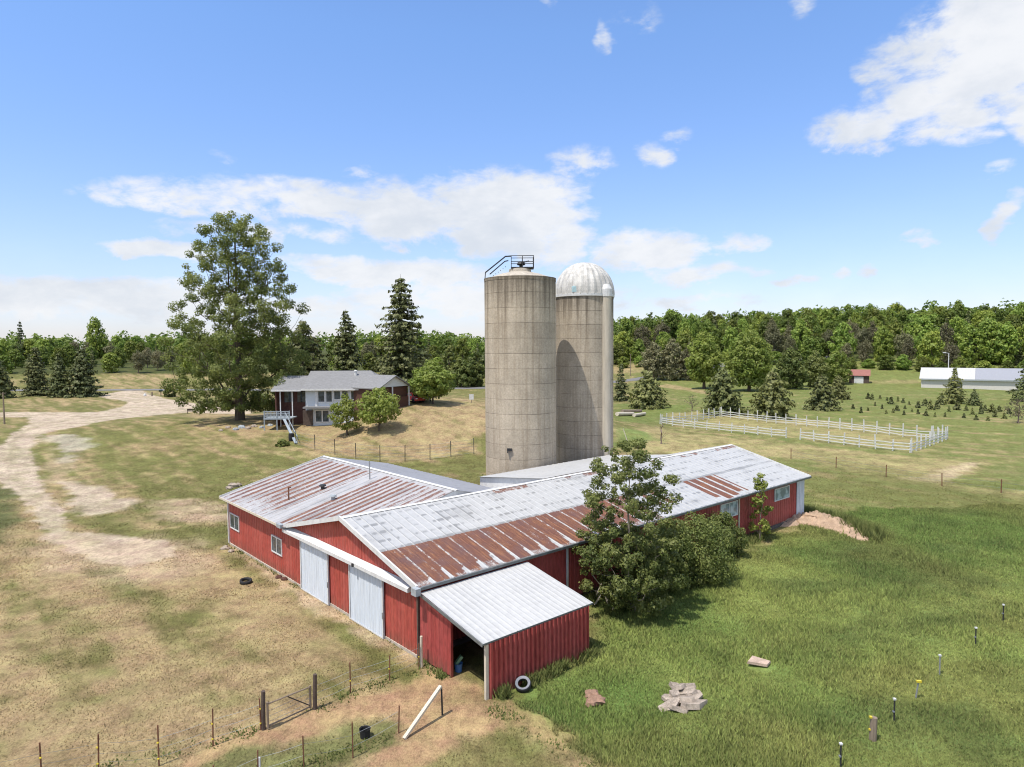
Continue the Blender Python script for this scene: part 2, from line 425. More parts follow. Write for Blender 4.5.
barnz = [bw(-.2, -.1), bw(37.2, -.1), bw(37.2, 13.6), bw(13.4, 13.6), bw(13.4, 24.3), bw(-.2, 24.3)]
ZONES = [
 # outline, softness m, edge noise m, colour, strength, class
 (P((-700,470),(0,505),(70,515),(235,545),(420,660),(505,712),(600,775),(600,1400),(-700,1400)), 2.5, 5, 'dry', .72, None),
 (P((285,450),(298,428),(350,412),(405,404),(484,405),(486,452),(440,459),(400,463)), 2.5, 4, 'dry', .92, None),
 (P((60,425),(140,412),(230,418),(290,440),(300,455),(228,500),(160,492),(70,460)), 4, 8, 'dry', .24, None),
 (P((195,408),(290,416),(300,432),(240,436),(190,424)), 2, 4, 'dry', .75, None),
 (P((0,421),(75,419),(118,404),(110,398),(0,400)), 3, 4, 'dry', .42, None),
 (P((100,372),(178,374),(178,395),(100,391)), 4, 6, 'dry', .6, None),
 (P((612,430),(650,427),(720,437),(790,444),(910,456),(985,463),(940,484),(880,475),(790,459),(730,453),(640,452)), .9, 2.2, STRAW, .8, None),
 (P((660,414),(705,412),(800,417),(948,437),(912,452),(790,437),(690,424)), 1.2, 3, STRAW, .6, None),
 (P((905,478),(940,484),(985,463),(960,463),(930,475)), .5, 1.2, (.43,.34,.21), .95, None),
 (P((940,483),(1030,492),(1300,520),(1300,530),(1030,499),(935,487)), .6, 1.5, STRAW, .7, None),
 (P((616,426),(640,430),(656,440),(640,447),(616,447)), 1, 2, LUSH, .8, None),
 (P((616,404),(700,405),(665,415),(655,424),(616,421)), 2, 2, BRIGHT, .7, None),
 (P((430,466),(488,455),(488,480),(470,486)), 1, 2, OLIVE, .9, None),
 (P((612,358),(644,358),(640,372),(612,374)), 3, 3, TAN, .7, None),
 (P((496,700),(594,655),(606,590),(640,560),(740,548),(790,535),(812,515),(880,508),(1024,505),(1700,540),(1700,1500),(640,1500),(600,775)), .7, 1.8, LUSH, .95, None),
 (P((815,512),(860,520),(890,545),(960,560),(1040,590),(900,590),(840,560)), 2, 4, DGREEN, .35, None),
 (P((810,450),(1060,500),(1300,560),(1024,520),(900,505),(812,500)), 4, 6, OLIVE, .55, None),
 (P((0,485),(16,492),(22,520),(12,545),(-300,560),(-300,480)), 1.2, 2, DGREEN, .85, None),
 (P((60,515),(112,518),(165,530),(225,527),(228,545),(170,548),(100,535),(64,525)), 1.0, 2.6, OLIVE, .9, None),
 (P((235,742),(300,735),(345,722),(392,722),(400,742),(352,775),(200,800),(180,775)), .5, 1.2, (.11,.13,.042), .75, None),
 (P((395,745),(470,735),(500,720),(590,790),(560,900),(330,900)), .6, 2.0, OLIVE, .6, None),
 (P((420,674),(447,672),(478,690),(492,712),(500,735),(470,738),(440,757),(400,772),(345,795),(335,790),(375,762),(400,748),(408,738),(396,722),(392,718),(345,722),(300,735),(240,748),(170,785),(150,790),(200,752),(262,731),(330,708),(395,683)), .25, .9, DIRT, .92, 'dirt'),
 (P((492,702),(520,708),(560,735),(610,775),(700,850),(640,850),(560,760)), .25, .9, (.31,.225,.11), .85, 'dirt'),
 (P((224,546),(232,545),(304,590),(330,608),(420,660),(424,668),(330,618),(296,598)), .35, .8, PINK, .75, None),
 # drive
 (P((97,396),(137,389),(150,394),(172,400),(200,404),(252,409),(250,414),(190,412),(127,418),(72,428),(40,434),(31,450),(37,474),(56,503),(70,530),(120,537),(170,541),(175,556),(130,566),(90,560),(48,540),(30,505),(14,492),(-8,480),(-20,462),(6,440),(30,424),(29,417),(-90,418),(-90,422),(-90,414),(40,412),(98,412),(124,406),(128,402)), .4, .9, GRAVEL, .97, 'gravel'),
 (strip(((30,428),(14,440),(10,458),(22,482),(42,508),(62,532),(90,546)), .9), .35, 1.6, OLIVE, .28, None),
 (strip(((98,406),(60,422),(28,429)), .8), .35, 1.6, OLIVE, .18, None),
 (P((60,482),(72,484),(110,492),(146,502),(138,509),(99,515),(70,500)), .7, 2.2, GRAVEL, .85, 'gravel'),
 (P((155,501),(190,500),(229,504),(229,522),(190,524),(158,518)), .8, 1.8, PINK, .75, None),
 (P((50,436),(75,434),(84,446),(66,462),(56,458)), .8, 3, (.50,.44,.38), .5, None),
 (P((40,440),(60,445),(70,468),(60,482),(42,470)), 1.0, 3, PINK, .45, None),
 (P((60,540),(180,545),(205,560),(180,580),(100,575),(20,560)), 1.8, 4, PINK, .55, None),
 (P((655,386),(668,388),(690,391),(716,396),(716,393),(690,388),(668,384)), .8, .8, TAN, .85, None),
 (P((862,381),(880,380),(925,380),(925,383),(880,384)), 1.5, 2, TAN, .5, None),
]
ZB = []
for z in ZONES:
    a = np.array(z[0]); mg = z[1] + z[2] + 1
    ZB.append((a[:, 0].min() - mg, a[:, 0].max() + mg, a[:, 1].min() - mg, a[:, 1].max() + mg))

def gcol(x, y):
    n1 = fbm(x / 16, y / 16, 4, 21); n2 = fbm(x / 4.5, y / 4.5, 4, 31); n3 = fbm(x / 1.2, y / 1.2, 3, 41)
    # mowing streaks, running along the barn front
    u, v = bl(x, y)
    st = fbm(u / 1.3, v / 11, 3, 61)
    dry = np.full(x.shape, .30) + .0 * x
    ext = []
    grav = np.zeros(x.shape); dirt = np.zeros(x.shape); lush = np.zeros(x.shape)
    for z, bb in zip(ZONES, ZB):
        idx = np.nonzero((x > bb[0]) & (x < bb[1]) & (y > bb[2]) & (y < bb[3]))[0]
        if not len(idx): continue
        d = sdf(x[idx], y[idx], z[0])
        nn = (fbm(x[idx] / (z[2] * 1.2), y[idx] / (z[2] * 1.2), 4, 77) - .5) * 2 * z[2]
        w = sstep(-z[1], z[1], d + nn) * z[4]
        if isinstance(z[3], str): dry[idx] = dry[idx] * (1 - w / z[4]) + z[4] * w / z[4]
        else: ext.append((idx, w, z[3]))
        if z[5] == 'gravel': grav[idx] = np.maximum(grav[idx], w)
        if z[5] == 'dirt': dirt[idx] = np.maximum(dirt[idx], w)
        if z[3] is LUSH: lush[idx] = np.maximum(lush[idx], w)
    right = sstep(-5, 30, x - y * .15)
    base = np.empty(x.shape + (3,))
    wood = sstep(286, 296, y) * np.clip(sstep(30, -10, x) + sstep(14, 24, y - np.interp(x / np.maximum(y, 1), [-.2, .15, .4, .6, .9], [300, 300, 280, 255, 225])), 0, 1)
    dry = dry - .2 * right * sstep(120, 150, y) - .12 * sstep(185, 215, y)
    k = np.clip(dry + (n1 - .5) * (.7 - .5 * np.clip(dry, 0, 1)) + (n2 - .5) * .45 + (st - .5) * 1.3 + (n3 - .5) * .8, 0, 1)
    k = sstep(0.05, .95, k)
    for c in range(3):
        gr = OLIVE[c] * (1 - right) + PAST[c] * right
        base[..., c] = gr * (1 - k) + TAN[c] * k
    # greener hollows on the pasture
    pk = sstep(.42, .68, n1 * .6 + n2 * .4) * right * .55
    for c in range(3): base[..., c] = base[..., c] * (1 - pk) + (.125, .160, .044)[c] * pk
    for idx, w, colr in ext:
        vv = w
        if colr in (GRAVEL, DIRT, PINK, STRAW, TAN):
            lo_ = .70 if colr is GRAVEL else .2
            vv = w * np.clip(.70 + (n2[idx] - .38) * .9 + (n3[idx] - .4) * .9, lo_, 1)
        if colr is LUSH:
            a = sstep(.38, .66, n1[idx] * .55 + n2[idx] * .45)
            dk = sstep(.50, .66, fbm(x[idx] / 7, y[idx] / 7, 4, 123)) * .5; ye = sstep(.46, .64, fbm(x[idx] / 11, y[idx] / 11, 4, 321)) * .55
            for c in range(3):
                lc = LUSH[c] * (1 - a) + (.225, .268, .076)[c] * a
                lc = lc * (1 - ye) + (.205, .205, .066)[c] * ye; lc = lc * (1 - dk) + (.068, .112, .034)[c] * dk
                base[idx, c] = base[idx, c] * (1 - w) + lc * w
            continue
        for c in range(3): base[idx, c] = base[idx, c] * (1 - vv) + colr[c] * vv
    wd = (wood * .85)[..., None]; base = base * (1 - wd) + np.array([.05, .065, .02]) * wd
    base *= (.8 + .4 * n3)[..., None]
    return base, grav, dirt, lush

def make_ground():
    fine = np.radians(np.arange(-50, 50.01, .11)); coarse = np.radians(np.arange(53, 308, 4.0))
    ang = np.concatenate([fine, coarse]); na = len(ang)
    rad = [5.0]
    while rad[-1] < 4500: rad.append(rad[-1] * 1.0115)
    rad = np.array(rad); nr = len(rad)
    rr, aa = np.meshgrid(rad, ang, indexing='ij')
    x = (rr * np.sin(aa)).ravel(); y = (rr * np.cos(aa)).ravel()
    z = H(x, y)
    col, grav, dirt, lush = gcol(x, y)
    V = np.stack([x, y, z], 1)
    i = np.arange(nr - 1)[:, None] * na; j = np.arange(na)[None, :]; j2 = (j + 1) % na
    Q = np.stack([(i + j), (i + na + j), (i + na + j2), (i + j2)], -1).reshape(-1, 4)[:, ::-1]
    g = grav[Q].mean(1); d = dirt[Q].mean(1)
    cls = np.where(g > .5, 1, np.where(d > .5, 2, 0))
    V = np.concatenate([V, [[0, 0, gz(0, 5)]]]); col = np.concatenate([col, [TAN]])
    for k, nm in ((0, 'ground'), (1, 'gravel_drive'), (2, 'dirt_yard')):
        q = Q[cls == k]
        if k == 0:
            fan = np.stack([np.arange(na), (np.arange(na) + 1) % na, np.full(na, len(V) - 1), np.full(na, len(V) - 1)], 1)
        used, inv = np.unique(q, return_inverse=True)
        o = npmesh(nm, V[used], inv.reshape(q.shape), M['ground'], cols=col[used], smooth=True)
        if k == 0:
            pass
        tag(o, kind='structure')
make_ground()

# ------------------------------------------------------------------ the red barn (local frame: u along the long wing, v along the front, z up)
VA, UE, W2 = 24.16, 36.95, 6.69
ZE, ZR = 3.416, 5.21
K1 = (ZR - ZE) / (W2 + .4)      # slope of the long roof
UW, ZW = 7.61, 5.42
K2 = (ZW - ZE) / (UW + .5)
barn = empty('barn', (BX, BY, 0), 'long L-shaped red barn with white and rust-streaked metal roofs and two pale sliding doors', 'barn', rz=YAW)

def zlong(v): return ZE + K1 * ((v + .4) if v <= W2 else (2 * W2 + .4 - v))
def zwing(u): return ZE + K2 * (u + .5)

def rib_wall(mb, a, b, out, top, z0, spacing=.30, depth=.022, ribw=.05, m=0):
    """vertical ribbed sheet from a to b (xy), rib bumps towards out, top(s) gives the height"""
    a = Vector((*a, 0)); b = Vector((*b, 0)); d = b - a; L = d.length; d.normalize(); out = Vector((*out, 0))
    prof = []; s = 0.0
    while s < L:
        for ds, o in ((0, 0), (spacing - 2 * ribw, 0), (spacing - 1.5 * ribw, depth), (spacing - .5 * ribw, depth)):
            if s + ds < L: prof.append((s + ds, o))
        s += spacing
    prof.append((L, 0))
    vs = []; fs = []
    for s, o in prof:
        p = a + d * s + out * o
        vs += [(p.x, p.y, z0), (p.x, p.y, top(s))]
    for i in range(len(prof) - 1): fs.append((2*i, 2*i+2, 2*i+3, 2*i+1))
    mb.add(vs, fs, m)

# front wall, wing section (v from 13.6 to VA) and gabled section
mb = MB(); rib_wall(mb, (0, VA), (0, 13.78), (-1, 0), lambda s: ZE + .02, .12); mb.build('wall', M['red'], barn)
mb = MB(); rib_wall(mb, (-.02, 13.76), (-.02, 0), (-1, 0), lambda s: zlong(13.76 - s) - .06, .10); mb.build('wall', M['red'], barn)
# side wall of the long wing, lean-to side
mb = MB(); rib_wall(mb, (0, 0), (UE, 0), (0, -1), lambda s: ZE + .04, .25); mb.build('wall', M['lean_red'], barn)
# far end, back walls, wing end
mb = MB(); rib_wall(mb, (UE, 0), (UE, 13.38), (1, 0), lambda s: zlong(s) - .06, .1); mb.build('wall', M['red'], barn)
mb = MB(); rib_wall(mb, (UE, 13.38), (13.2, 13.38), (0, 1), lambda s: ZE, .1); rib_wall(mb, (13.2, 13.38), (13.2, VA), (1, 0), lambda s: 4.1, .1); mb.build('wall', M['red'], barn)
def wtop(u): return zwing(u) - .05 if u < UW else ZW - .2145 * (u - UW) - .05
mb = MB(); rib_wall(mb, (13.2, VA), (UW, VA), (0, 1), lambda s: wtop(13.2 - s), .1); rib_wall(mb, (UW, VA), (0, VA), (0, 1), lambda s: wtop(UW - s), .1); mb.build('wall', M['red'], barn)
# foundation
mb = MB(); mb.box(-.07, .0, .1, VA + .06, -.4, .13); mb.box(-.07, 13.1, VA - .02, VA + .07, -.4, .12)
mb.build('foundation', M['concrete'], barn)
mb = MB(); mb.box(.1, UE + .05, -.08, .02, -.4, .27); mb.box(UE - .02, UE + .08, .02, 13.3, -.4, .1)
mb.build('foundation', simple('shade_dark_foundation', (.10, .09, .085), .9, var=.4), barn)  # dark tone paints in the shadow along the wall foot

# roofs: grids with ribs, rust and grime attributes
def roof_sheet(name, o, ds, dt, L, T, mat, rust, dirt, rib=.30, ribh=.022, t0=None, sstep_=.1, tstep=.16, parent=barn, thick=True):
    o = np.array(o, float); ds = np.array(ds, float); dt = np.array(dt, float); nrm = np.cross(ds, dt); nrm /= np.linalg.norm(nrm)
    if nrm[2] < 0: nrm = -nrm
    ss = list(np.arange(0, L, sstep_)) + [L]
    k = 0.0
    while k < L:
        for q in (k - .035, k - .015, k + .015, k + .035):
            if 0 < q < L: ss.append(q)
        k += rib
    ss = np.unique(np.round(ss, 4)); nt = max(2, int(T / tstep)); tt = np.linspace(0, 1, nt)
    S, Tt = np.meshgrid(ss, tt, indexing='ij')
    start = np.zeros_like(ss) if t0 is None else np.array([t0(s) for s in ss])
    TT = start[:, None] + (T - start[:, None]) * Tt
    m = np.abs((S + rib / 2) % rib - rib / 2)
    hgt = np.where(m < .02, ribh, np.where(m < .036, 0, 0)) + (fbm(S * 1.1, TT * .8, 2, 3) - .5) * .02
    V = o + S[..., None] * ds + TT[..., None] * dt + hgt[..., None] * nrm
    ns, n2 = S.shape
    i = np.arange(ns - 1)[:, None] * n2; j = np.arange(n2 - 1)[None, :]
    Q = np.stack([i + j, i + n2 + j, i + n2 + j + 1, i + j + 1], -1).reshape(-1, 4)
    if np.cross(ds, dt)[2] < 0: Q = Q[:, ::-1]
    vals = {'rust': rust(S, TT).ravel(), 'dirt': dirt(S, TT).ravel()}
    return npmesh(name, V.reshape(-1, 3), Q, mat, parent, vals=vals)

def hash1(n, seed=0): 
    n = np.asarray(n, float); return np.abs(np.sin(n * 127.1 + seed * 311.7) * 43758.5453) % 1

PW = 1.02
def rust_long(S, T):
    n = fbm(S * .8, T * .5, 4, 7); n2 = fbm(S * 5, T * .6, 3, 8); n3 = fbm(S * 1.5, T * 2.2, 3, 9)
    low = T < 3.42
    pan = np.floor(S / PW); fr = S / PW - pan
    lap = np.minimum(fr, 1 - fr)
    r = np.zeros_like(S)
    A = (low & (S < 18.2)).astype(float) * (.78 + .5 * (n2 - .45))
    seam = np.where(lap < .05, -.42, 0) + np.where((fr > .8) & (T < 1.3 * hash1(pan, 2) + .35), -.75 * (1.5 - T).clip(0, 1), 0)
    seam = seam + np.where((T < .6 * hash1(pan, 5)), -.35, 0)
    r = r + A + A * seam
    B = low & (S > 24.7) & (S < 28.9)
    keep = np.where(fr < .84, 1, -.1) * np.where(T > .9 * hash1(pan, 3) * 1.7, 1, .25)
    r = np.where(B, .82 * keep + .25 * (n2 - .5), r)
    C = low & (S > 19.3) & (S < 21.6) & (fr < .5) & (T > 1.2)
    r = np.where(C, .7, r)
    hi = ~low
    r = np.where(hi, .02 + .22 * (n3 - .5), r)
    r = np.where((T > 6.8) & (n > .5) & (S > 10), .55, r)
    r = np.where(low & (S > 29), .05 + .5 * (n2 - .52) * (fr < .4), r)
    return r
def dirt_long(S, T):
    row = np.abs((T / .86) % 1 - .5); n = fbm(S * 3.5, T * 11, 3, 12); n1 = fbm(S * .7, T * 1.2, 3, 15)
    pan = np.floor(S / .51)
    d = .22 + .6 * (n1 - .4) + np.where(row > .40, .75 * sstep(.42, .56, n), 0) * (.45 + .8 * hash1(pan, 4)) * np.where(np.abs((S / .51) % 1 - .5) < .36, 1, .1)
    fr = (S / .51) % 1
    d = d + .22 * (fr < .14) + .35 * (np.abs(T - 3.42) < .10)
    d = d + .5 * (hash1(pan, 9) > .90) * sstep(.5, .62, n1) * (fr < .3) * (T > 3.4)
    return d
nT = math.hypot(W2 + .4, ZR - ZE)
roof_sheet('roof', (-.35, -.4, ZE), (1, 0, 0), np.array([0, W2 + .4, ZR - ZE]) / nT, UE + .65, nT, M['roof'], rust_long, dirt_long, rib=.51)
roof_sheet('roof', (-.35, 2 * W2 + .4, ZE), (1, 0, 0), np.array([0, -(W2 + .4), ZR - ZE]) / nT, UE + .65, nT, M['roof'], lambda S, T: .1 + .3 * (fbm(S * 3, T * .5, 3, 2) - .5), dirt_long, rib=.51)

def rust_wing(S, T):   # S runs from the far-left gable to the long wing
    n = fbm(S * .5, T * .35, 4, 17); n2 = fbm(S * 6, T * .35, 3, 18)
    wid = np.where(S < 9.9, .86, .62); pan = np.floor(S / wid); fr = S / wid - pan
    streng = np.where(S < 8.2, .60 + .14 * hash1(pan, 1), np.where(S < 9.9, .05 + .1 * hash1(pan, 4), np.where(S < 14.5, .60 + .2 * hash1(pan, 6), .52 - .03 * (S - 14.5) + .12 * hash1(pan, 7))))
    core = np.where((fr > .26) & (fr < .82), 1.0, .10 + .25 * (n2 - .4))
    fade = np.where(S < 8.2, sstep(-.5, 2.2, T + 2.5 * (n - .5)), np.where(S < 14.5, sstep(-1.2, .6, T + 4 * (n - .45)), sstep(-.5, 2, T + 5 * (n - .5))))
    r = streng * core * (.5 + .5 * fade) + .42 * (n2 - .5)
    r = np.where((T > 7.9), r * .2, r)
    return r
def dirt_wing(S, T):
    n = fbm(S * 1.4, T * .6, 4, 23); fr = (S / .86) % 1
    return .24 + .9 * (n - .42) + .25 * (fr < .12) + .22 * sstep(3.5, .5, T) * (S > 11)
nW = math.hypot(UW + .5, ZW - ZE)
def wstart(s):
    v = VA + .45 - s
    if v > 13.74: return 0.0
    return max(0, (1.023 * (13.77 - v) - .35)) * nW / (UW + .5)
roof_sheet('roof', (-.5, VA + .45, ZE), (0, -1, 0), np.array([UW + .5, 0, ZW - ZE]) / nW, VA + .45 - 7.35, nW, M['roof_wing'], rust_wing, dirt_wing, rib=.43, t0=wstart)
LB = 5.75; KB = .2145
roof_sheet('roof', (UW, VA + .45, ZW - .02), (0, -1, 0), np.array([LB, 0, -KB * LB]) / math.hypot(LB, KB * LB), VA + .45 - 7.2, math.hypot(LB, KB * LB), M['roof_grey'], lambda S, T: .12 + .2 * (fbm(S, T, 3, 3) - .5), lambda S, T: .3 + .4 * (fbm(S * .5, T * 3, 3, 4) - .5), rib=.43)
# low roof behind the ridge, at the silos
mb = MB(); mb.box(14.4, 28.6, 6.78, 6.86, 5.12, 5.27); mb.build('fascia', M['rusty'], barn)
roof_sheet('roof', (14.2, 6.70, 5.30), (1, 0, 0), np.array([0, 1, -.125]), 14.6, 6.9, M['roof'], lambda S, T: .12 + .25 * (fbm(S * .4, T * 2, 3, 5) - .5), lambda S, T: .2 + .4 * (fbm(S * .5, T * 1.5, 3, 6) - .5), rib=.6)
mb = MB(); mb.add([(14.4, 6.9, 5.1), (14.4, 13.4, 3.3), (14.4, 13.4, 4.42), (14.4, 6.9, 5.24)], [(0, 1, 2, 3)]); mb.add([(28.6, 6.9, 5.1), (28.6, 13.4, 3.3), (28.6, 13.4, 4.42), (28.6, 6.9, 5.24)], [(3, 2, 1, 0)]); mb.box(14.4, 28.6, 13.43, 13.52, .0, 4.4); mb.build('wall', M['white'], barn)
mb = MB(); mb.poly([(5.9, 7.33, 4.98), (UW, 7.33, ZW - .01), (9.6, 7.33, 4.98)]); mb.build('ridge_end', M['white'], barn)
# soffit sheets closing the eaves (dark underside)
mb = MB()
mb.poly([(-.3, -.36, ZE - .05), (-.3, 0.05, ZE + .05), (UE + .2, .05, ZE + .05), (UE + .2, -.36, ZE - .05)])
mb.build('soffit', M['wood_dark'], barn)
# ridge caps and gable trims
mb = MB()
mb.add([(-.37, W2 - .16, ZR - .005), (-.37, W2, ZR + .055), (-.37, W2 + .16, ZR - .005), (UE + .32, W2 - .16, ZR - .005), (UE + .32, W2, ZR + .055), (UE + .32, W2 + .16, ZR - .005)], [(0, 1, 4, 3), (1, 2, 5, 4)])
mb.add([(UW - .17, VA + .46, ZW), (UW, VA + .46, ZW + .05), (UW + .17, VA + .46, ZW - .0), (UW - .17, 7.2, ZW), (UW, 7.2, ZW + .05), (UW + .17, 7.2, ZW)], [(0, 1, 4, 3), (1, 2, 5, 4)])
mb.build('ridge_cap', M['white'], barn)
mb = MB()
mb.bar((-.37, -.42, ZE + .0), (-.37, W2, ZR + .0), .09, .24); mb.build('gable_trim', M['white'], barn)
mb = MB(); mb.bar((-.37, 13.75, ZE + .0), (-.37, W2, ZR + .0), .09, .24); mb.build('gable_trim', M['white'], barn)
mb = MB(); mb.bar((UE + .33, -.42, ZE), (UE + .33, W2, ZR), .06, .16); mb.bar((UE + .33, 13.75, ZE), (UE + .33, W2, ZR), .06, .16); mb.build('gable_trim', M['white'], barn)
mb = MB(); mb.bar((-.5, VA + .47, ZE - .0), (UW, VA + .47, ZW + .02), .05, .15); mb.build('gable_trim', M['white'], barn)
mb = MB(); mb.bar((-.53, VA + .45, ZE - .04), (-.53, 13.9, ZE - .04), .04, .14); mb.build('eave_trim', M['wood_pale'], barn)
# gutter along the lean-to side
mb = MB(); mb.bar((-.3, -.47, ZE - .05), (UE + .3, -.47, ZE - .05), .12, .13); gut = mb.build('gutter', M['gutter'], barn)
mb = MB(); mb.box(-.62, -.36, -.72, -.34, ZE - .25, ZE + .07); mb.build('gutter_end', M['trim_grey'], gut)
mb = MB(); mb.box(-.62, -.38, 13.75, 14.3, ZE - .12, ZE + .10); mb.build('eave_cap', M['trim_grey'], barn)
# door track cover
mb = MB(); mb.add([(-.05, .3, 3.36), (-.05, 14.0, 3.36), (-.40, 14.0, 3.20), (-.40, .3, 3.20), (-.40, 14.0, 3.02), (-.40, .3, 3.02)], [(0, 1, 2, 3), (3, 2, 4, 5)])
mb.add([(-.05, .3, 3.36), (-.40, .3, 3.20), (-.40, .3, 3.02), (-.05, .3, 3.02)], [(0, 1, 2, 3)])
mb.add([(-.05, 14, 3.36), (-.40, 14, 3.20), (-.40, 14, 3.02), (-.05, 14, 3.02)], [(0, 3, 2, 1)])
mb.build('door_track_cover', M['white'], barn)
mb = MB(); mb.box(-.47, -.40, 5.2, 5.34, 3.02, 3.18); mb.build('track_lamp', M['dark'], barn)
# sliding doors
def slide_door(v0, v1, z0, z1):
    mb = MB(); rib_wall(mb, (-.14, v1), (-.14, v0), (-1, 0), lambda s: z1, z0, .30, .02)
    mb.box(-.13, -.10, v0, v1, z0, z1)
    d = mb.build('sliding_door', M['door_white'], barn)
    mb = MB()
    for a, b in ((v0, v0 + .10), (v1 - .10, v1)): mb.box(-.18, -.165, a, b, z0, z1)
    mb.box(-.18, -.165, v0 + .1, v1 - .1, z0, z0 + .07)
    mb.build('door_edge', M['white'], d)
    mb = MB(); mb.box(-.2, -.185, v0 + .03, v0 + .07, 1.0, 1.3); mb.build('handle', M['dark'], d)
    return d
slide_door(8.55, 12.05, .02, 2.98); slide_door(2.83, 6.2, .02, 2.98)
# windows: frame, sash bar, pane
def window(c0, c1, z0, z1, face, mat='glass', split=True):
    fr = MB(); w = .07
    def bx(a, b, lo, hi, o0, o1, mb):
        if face == 'front': mb.box(-o1, -o0, a, b, lo, hi)
        else: mb.box(a, b, -o1, -o0, lo, hi)
    bx(c0 - w, c0, z0 - w, z1 + w, .0, .075, fr); bx(c1, c1 + w, z0 - w, z1 + w, .0, .075, fr)
    bx(c0, c1, z0 - w, z0, .0, .072, fr); bx(c0, c1, z1, z1 + w, .0, .072, fr)
    if split: bx((c0 + c1) / 2 - .03, (c0 + c1) / 2 + .03, z0, z1, .0, .07, fr)
    o = fr.build('window', M['white'], barn)
    mb = MB(); bx(c0, c1, z0, z1, .02, .04, mb); mb.build('pane', M[mat], o)
window(22.25, 23.85, 1.33, 2.28, 'front'); window(15.0, 16.45, 1.28, 2.22, 'front')
window(32.25, 34.45, 2.14, 2.98, 'side', 'glass_pale', False); window(24.7, 26.8, 2.05, 2.98, 'side', 'glass_pale', True)
# pale corner door at the far end and white posts on the shaded side
mb = MB(); rib_wall(mb, (35.75, -.06), (37.02, -.06), (0, -1), lambda s: ZE - .06, .28, .26, .02); mb.box(35.75, 37.02, -.055, -.03, .28, ZE - .08); mb.build('corner_panel', M['door_white'], barn)
mb = MB(); mb.box(27.0, 27.12, -.09, -.02, .2, ZE - .06); mb.build('post', M['wood_pale'], barn)
mb = MB(); mb.box(9.45, 9.57, -.09, -.02, .2, ZE - .06); mb.build('post', M['white'], barn)
mb = MB(); mb.bar((-.05, VA + .06, .1), (-.05, VA + .06, ZE - .1), .12, .12); mb.build('corner_post', M['white'], barn)
mb = MB(); mb.bar((-.06, -.03, .1), (-.06, -.03, ZE - .1), .10, .10); mb.build('corner_post', M['wood_dark'], barn)
# vents on the wing roof
def vent(u, v, kind):
    z = zwing(u); mb = MB()
    if kind == 'pipe':
        mb.tube([(u, v, z - .1), (u, v, z + .75), (u, v - .05, z + .85), (u, v - .28, z + .86)], .05, 7); mb.build('vent_pipe', M['rusty'], barn)
    elif kind == 'rod':
        mb.tube([(u, v, z - .1), (u, v, z + 1.25)], .045, 7); mb.build('vent_pipe', M['steel'], barn)
    else:
        mb.lathe([(.0, .34), (.20, .30), (.24, .20), (.13, .19), (.13, -.1)], 10, (u, v, z)); mb.build('roof_vent', M['dark' if kind == 'dark' else 'trim_grey'], barn)
vent(1.75, 17.95, 'pipe'); vent(3.85, 17.3, 'dark'); vent(3.2, 14.5, 'grey'); vent(6.3, 15.3, 'rod')

# lean-to: open-fronted ribbed shed against the barn
LC, LD, H1, H2 = 4.82, 5.93, 3.14, 2.33
def zl(v): return H1 + (H2 - H1) * (-v - .5) / (LC - .5)
mb = MB(); rib_wall(mb, (.02, -LC), (LD, -LC), (0, -1), lambda s: H2 - .05, -.25, .25, .085, .09)
rib_wall(mb, (LD, -LC), (LD, -.1), (1, 0), lambda s: zl(-LC + s) - .06, -.2, .235, .04, .05)
rib_wall(mb, (-.02, -.12), (-.02, -2.35), (-1, 0), lambda s: zl(-.12 - s) - .05, .08, .3, .02, .05)
mb.box(-.02, .10, -2.42, -2.35, .0, zl(-2.4) - .06)
lean = mb.build('lean_to', M['lean_red'], barn)
nL = math.hypot(LC + .03 - .42, H1 - H2)
roof_sheet('lean_to_roof', (-.22, -LC - .03, H2 - .0), (1, 0, 0), np.array([0, LC + .03 - .45, H1 - H2 + .05]) / nL, LD + .5, nL, M['roof_white'], lambda S, T: .06 + .1 * (fbm(S, T, 3, 3) - .5), lambda S, T: .18 + .5 * (fbm(S * .4, T * .4, 4, 14) - .5) + .12 * (np.abs(S % .3 - .05) < .06) + .3 * (np.abs(T - 2.45) < .05), rib=.30, ribh=.009, parent=lean)
mb = MB(); mb.bar((-.24, -LC - .035, H2 - .03), (LD + .3, -LC - .035, H2 - .03), .02, .07); mb.bar((-.25, -LC - .03, H2 - .06), (-.25, -.5, H1 - .03), .04, .13)
mb.build('roof_trim', M['gutter'], lean)
mb = MB(); mb.box(-.08, .06, -LC - .02, -LC + .10, -.3, H2 - .1); mb.build('corner_post', M['wood_pale'], lean)
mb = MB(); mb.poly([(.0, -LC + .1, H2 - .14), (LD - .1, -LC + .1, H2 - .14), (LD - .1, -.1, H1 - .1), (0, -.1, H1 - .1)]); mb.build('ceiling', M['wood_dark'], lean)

# ------------------------------------------------------------------ silos
def silo_wall(mb, r, h, n=120):
    prof = [(r, -.5)]; z = 0.0
    while z < h - .3:
        prof += [(r, z + .02), (r, min(z + 1.20, h)), (r - .008, min(z + 1.205, h)), (r - .008, min(z + 1.22, h))]
        z += 1.22
    mb.lathe(prof + [(r + .02, h - .25), (r + .03, h), (r - .25, h + .01)], n)
s1 = empty('silo', (.72, 57.0, 0), 'weathered concrete silo with a low concrete cap and a railed platform on top', 'silo', 'pair of concrete silos')
S1R, S1H = 2.97, 19.6
mb = MB(); silo_wall(mb, S1R, S1H); mb.build('silo_wall', M['silo'], s1)
mb = MB(); mb.lathe([(S1R - .3, S1H - .02), (S1R - .45, S1H + .10), (1.7, S1H + .38), (.95, S1H + .55), (.9, S1H + .80), (.82, S1H + .83), (0, S1H + .84)], 48); mb.build('silo_cap', M['cap'], s1)
mb = MB()
q = S1H + .85
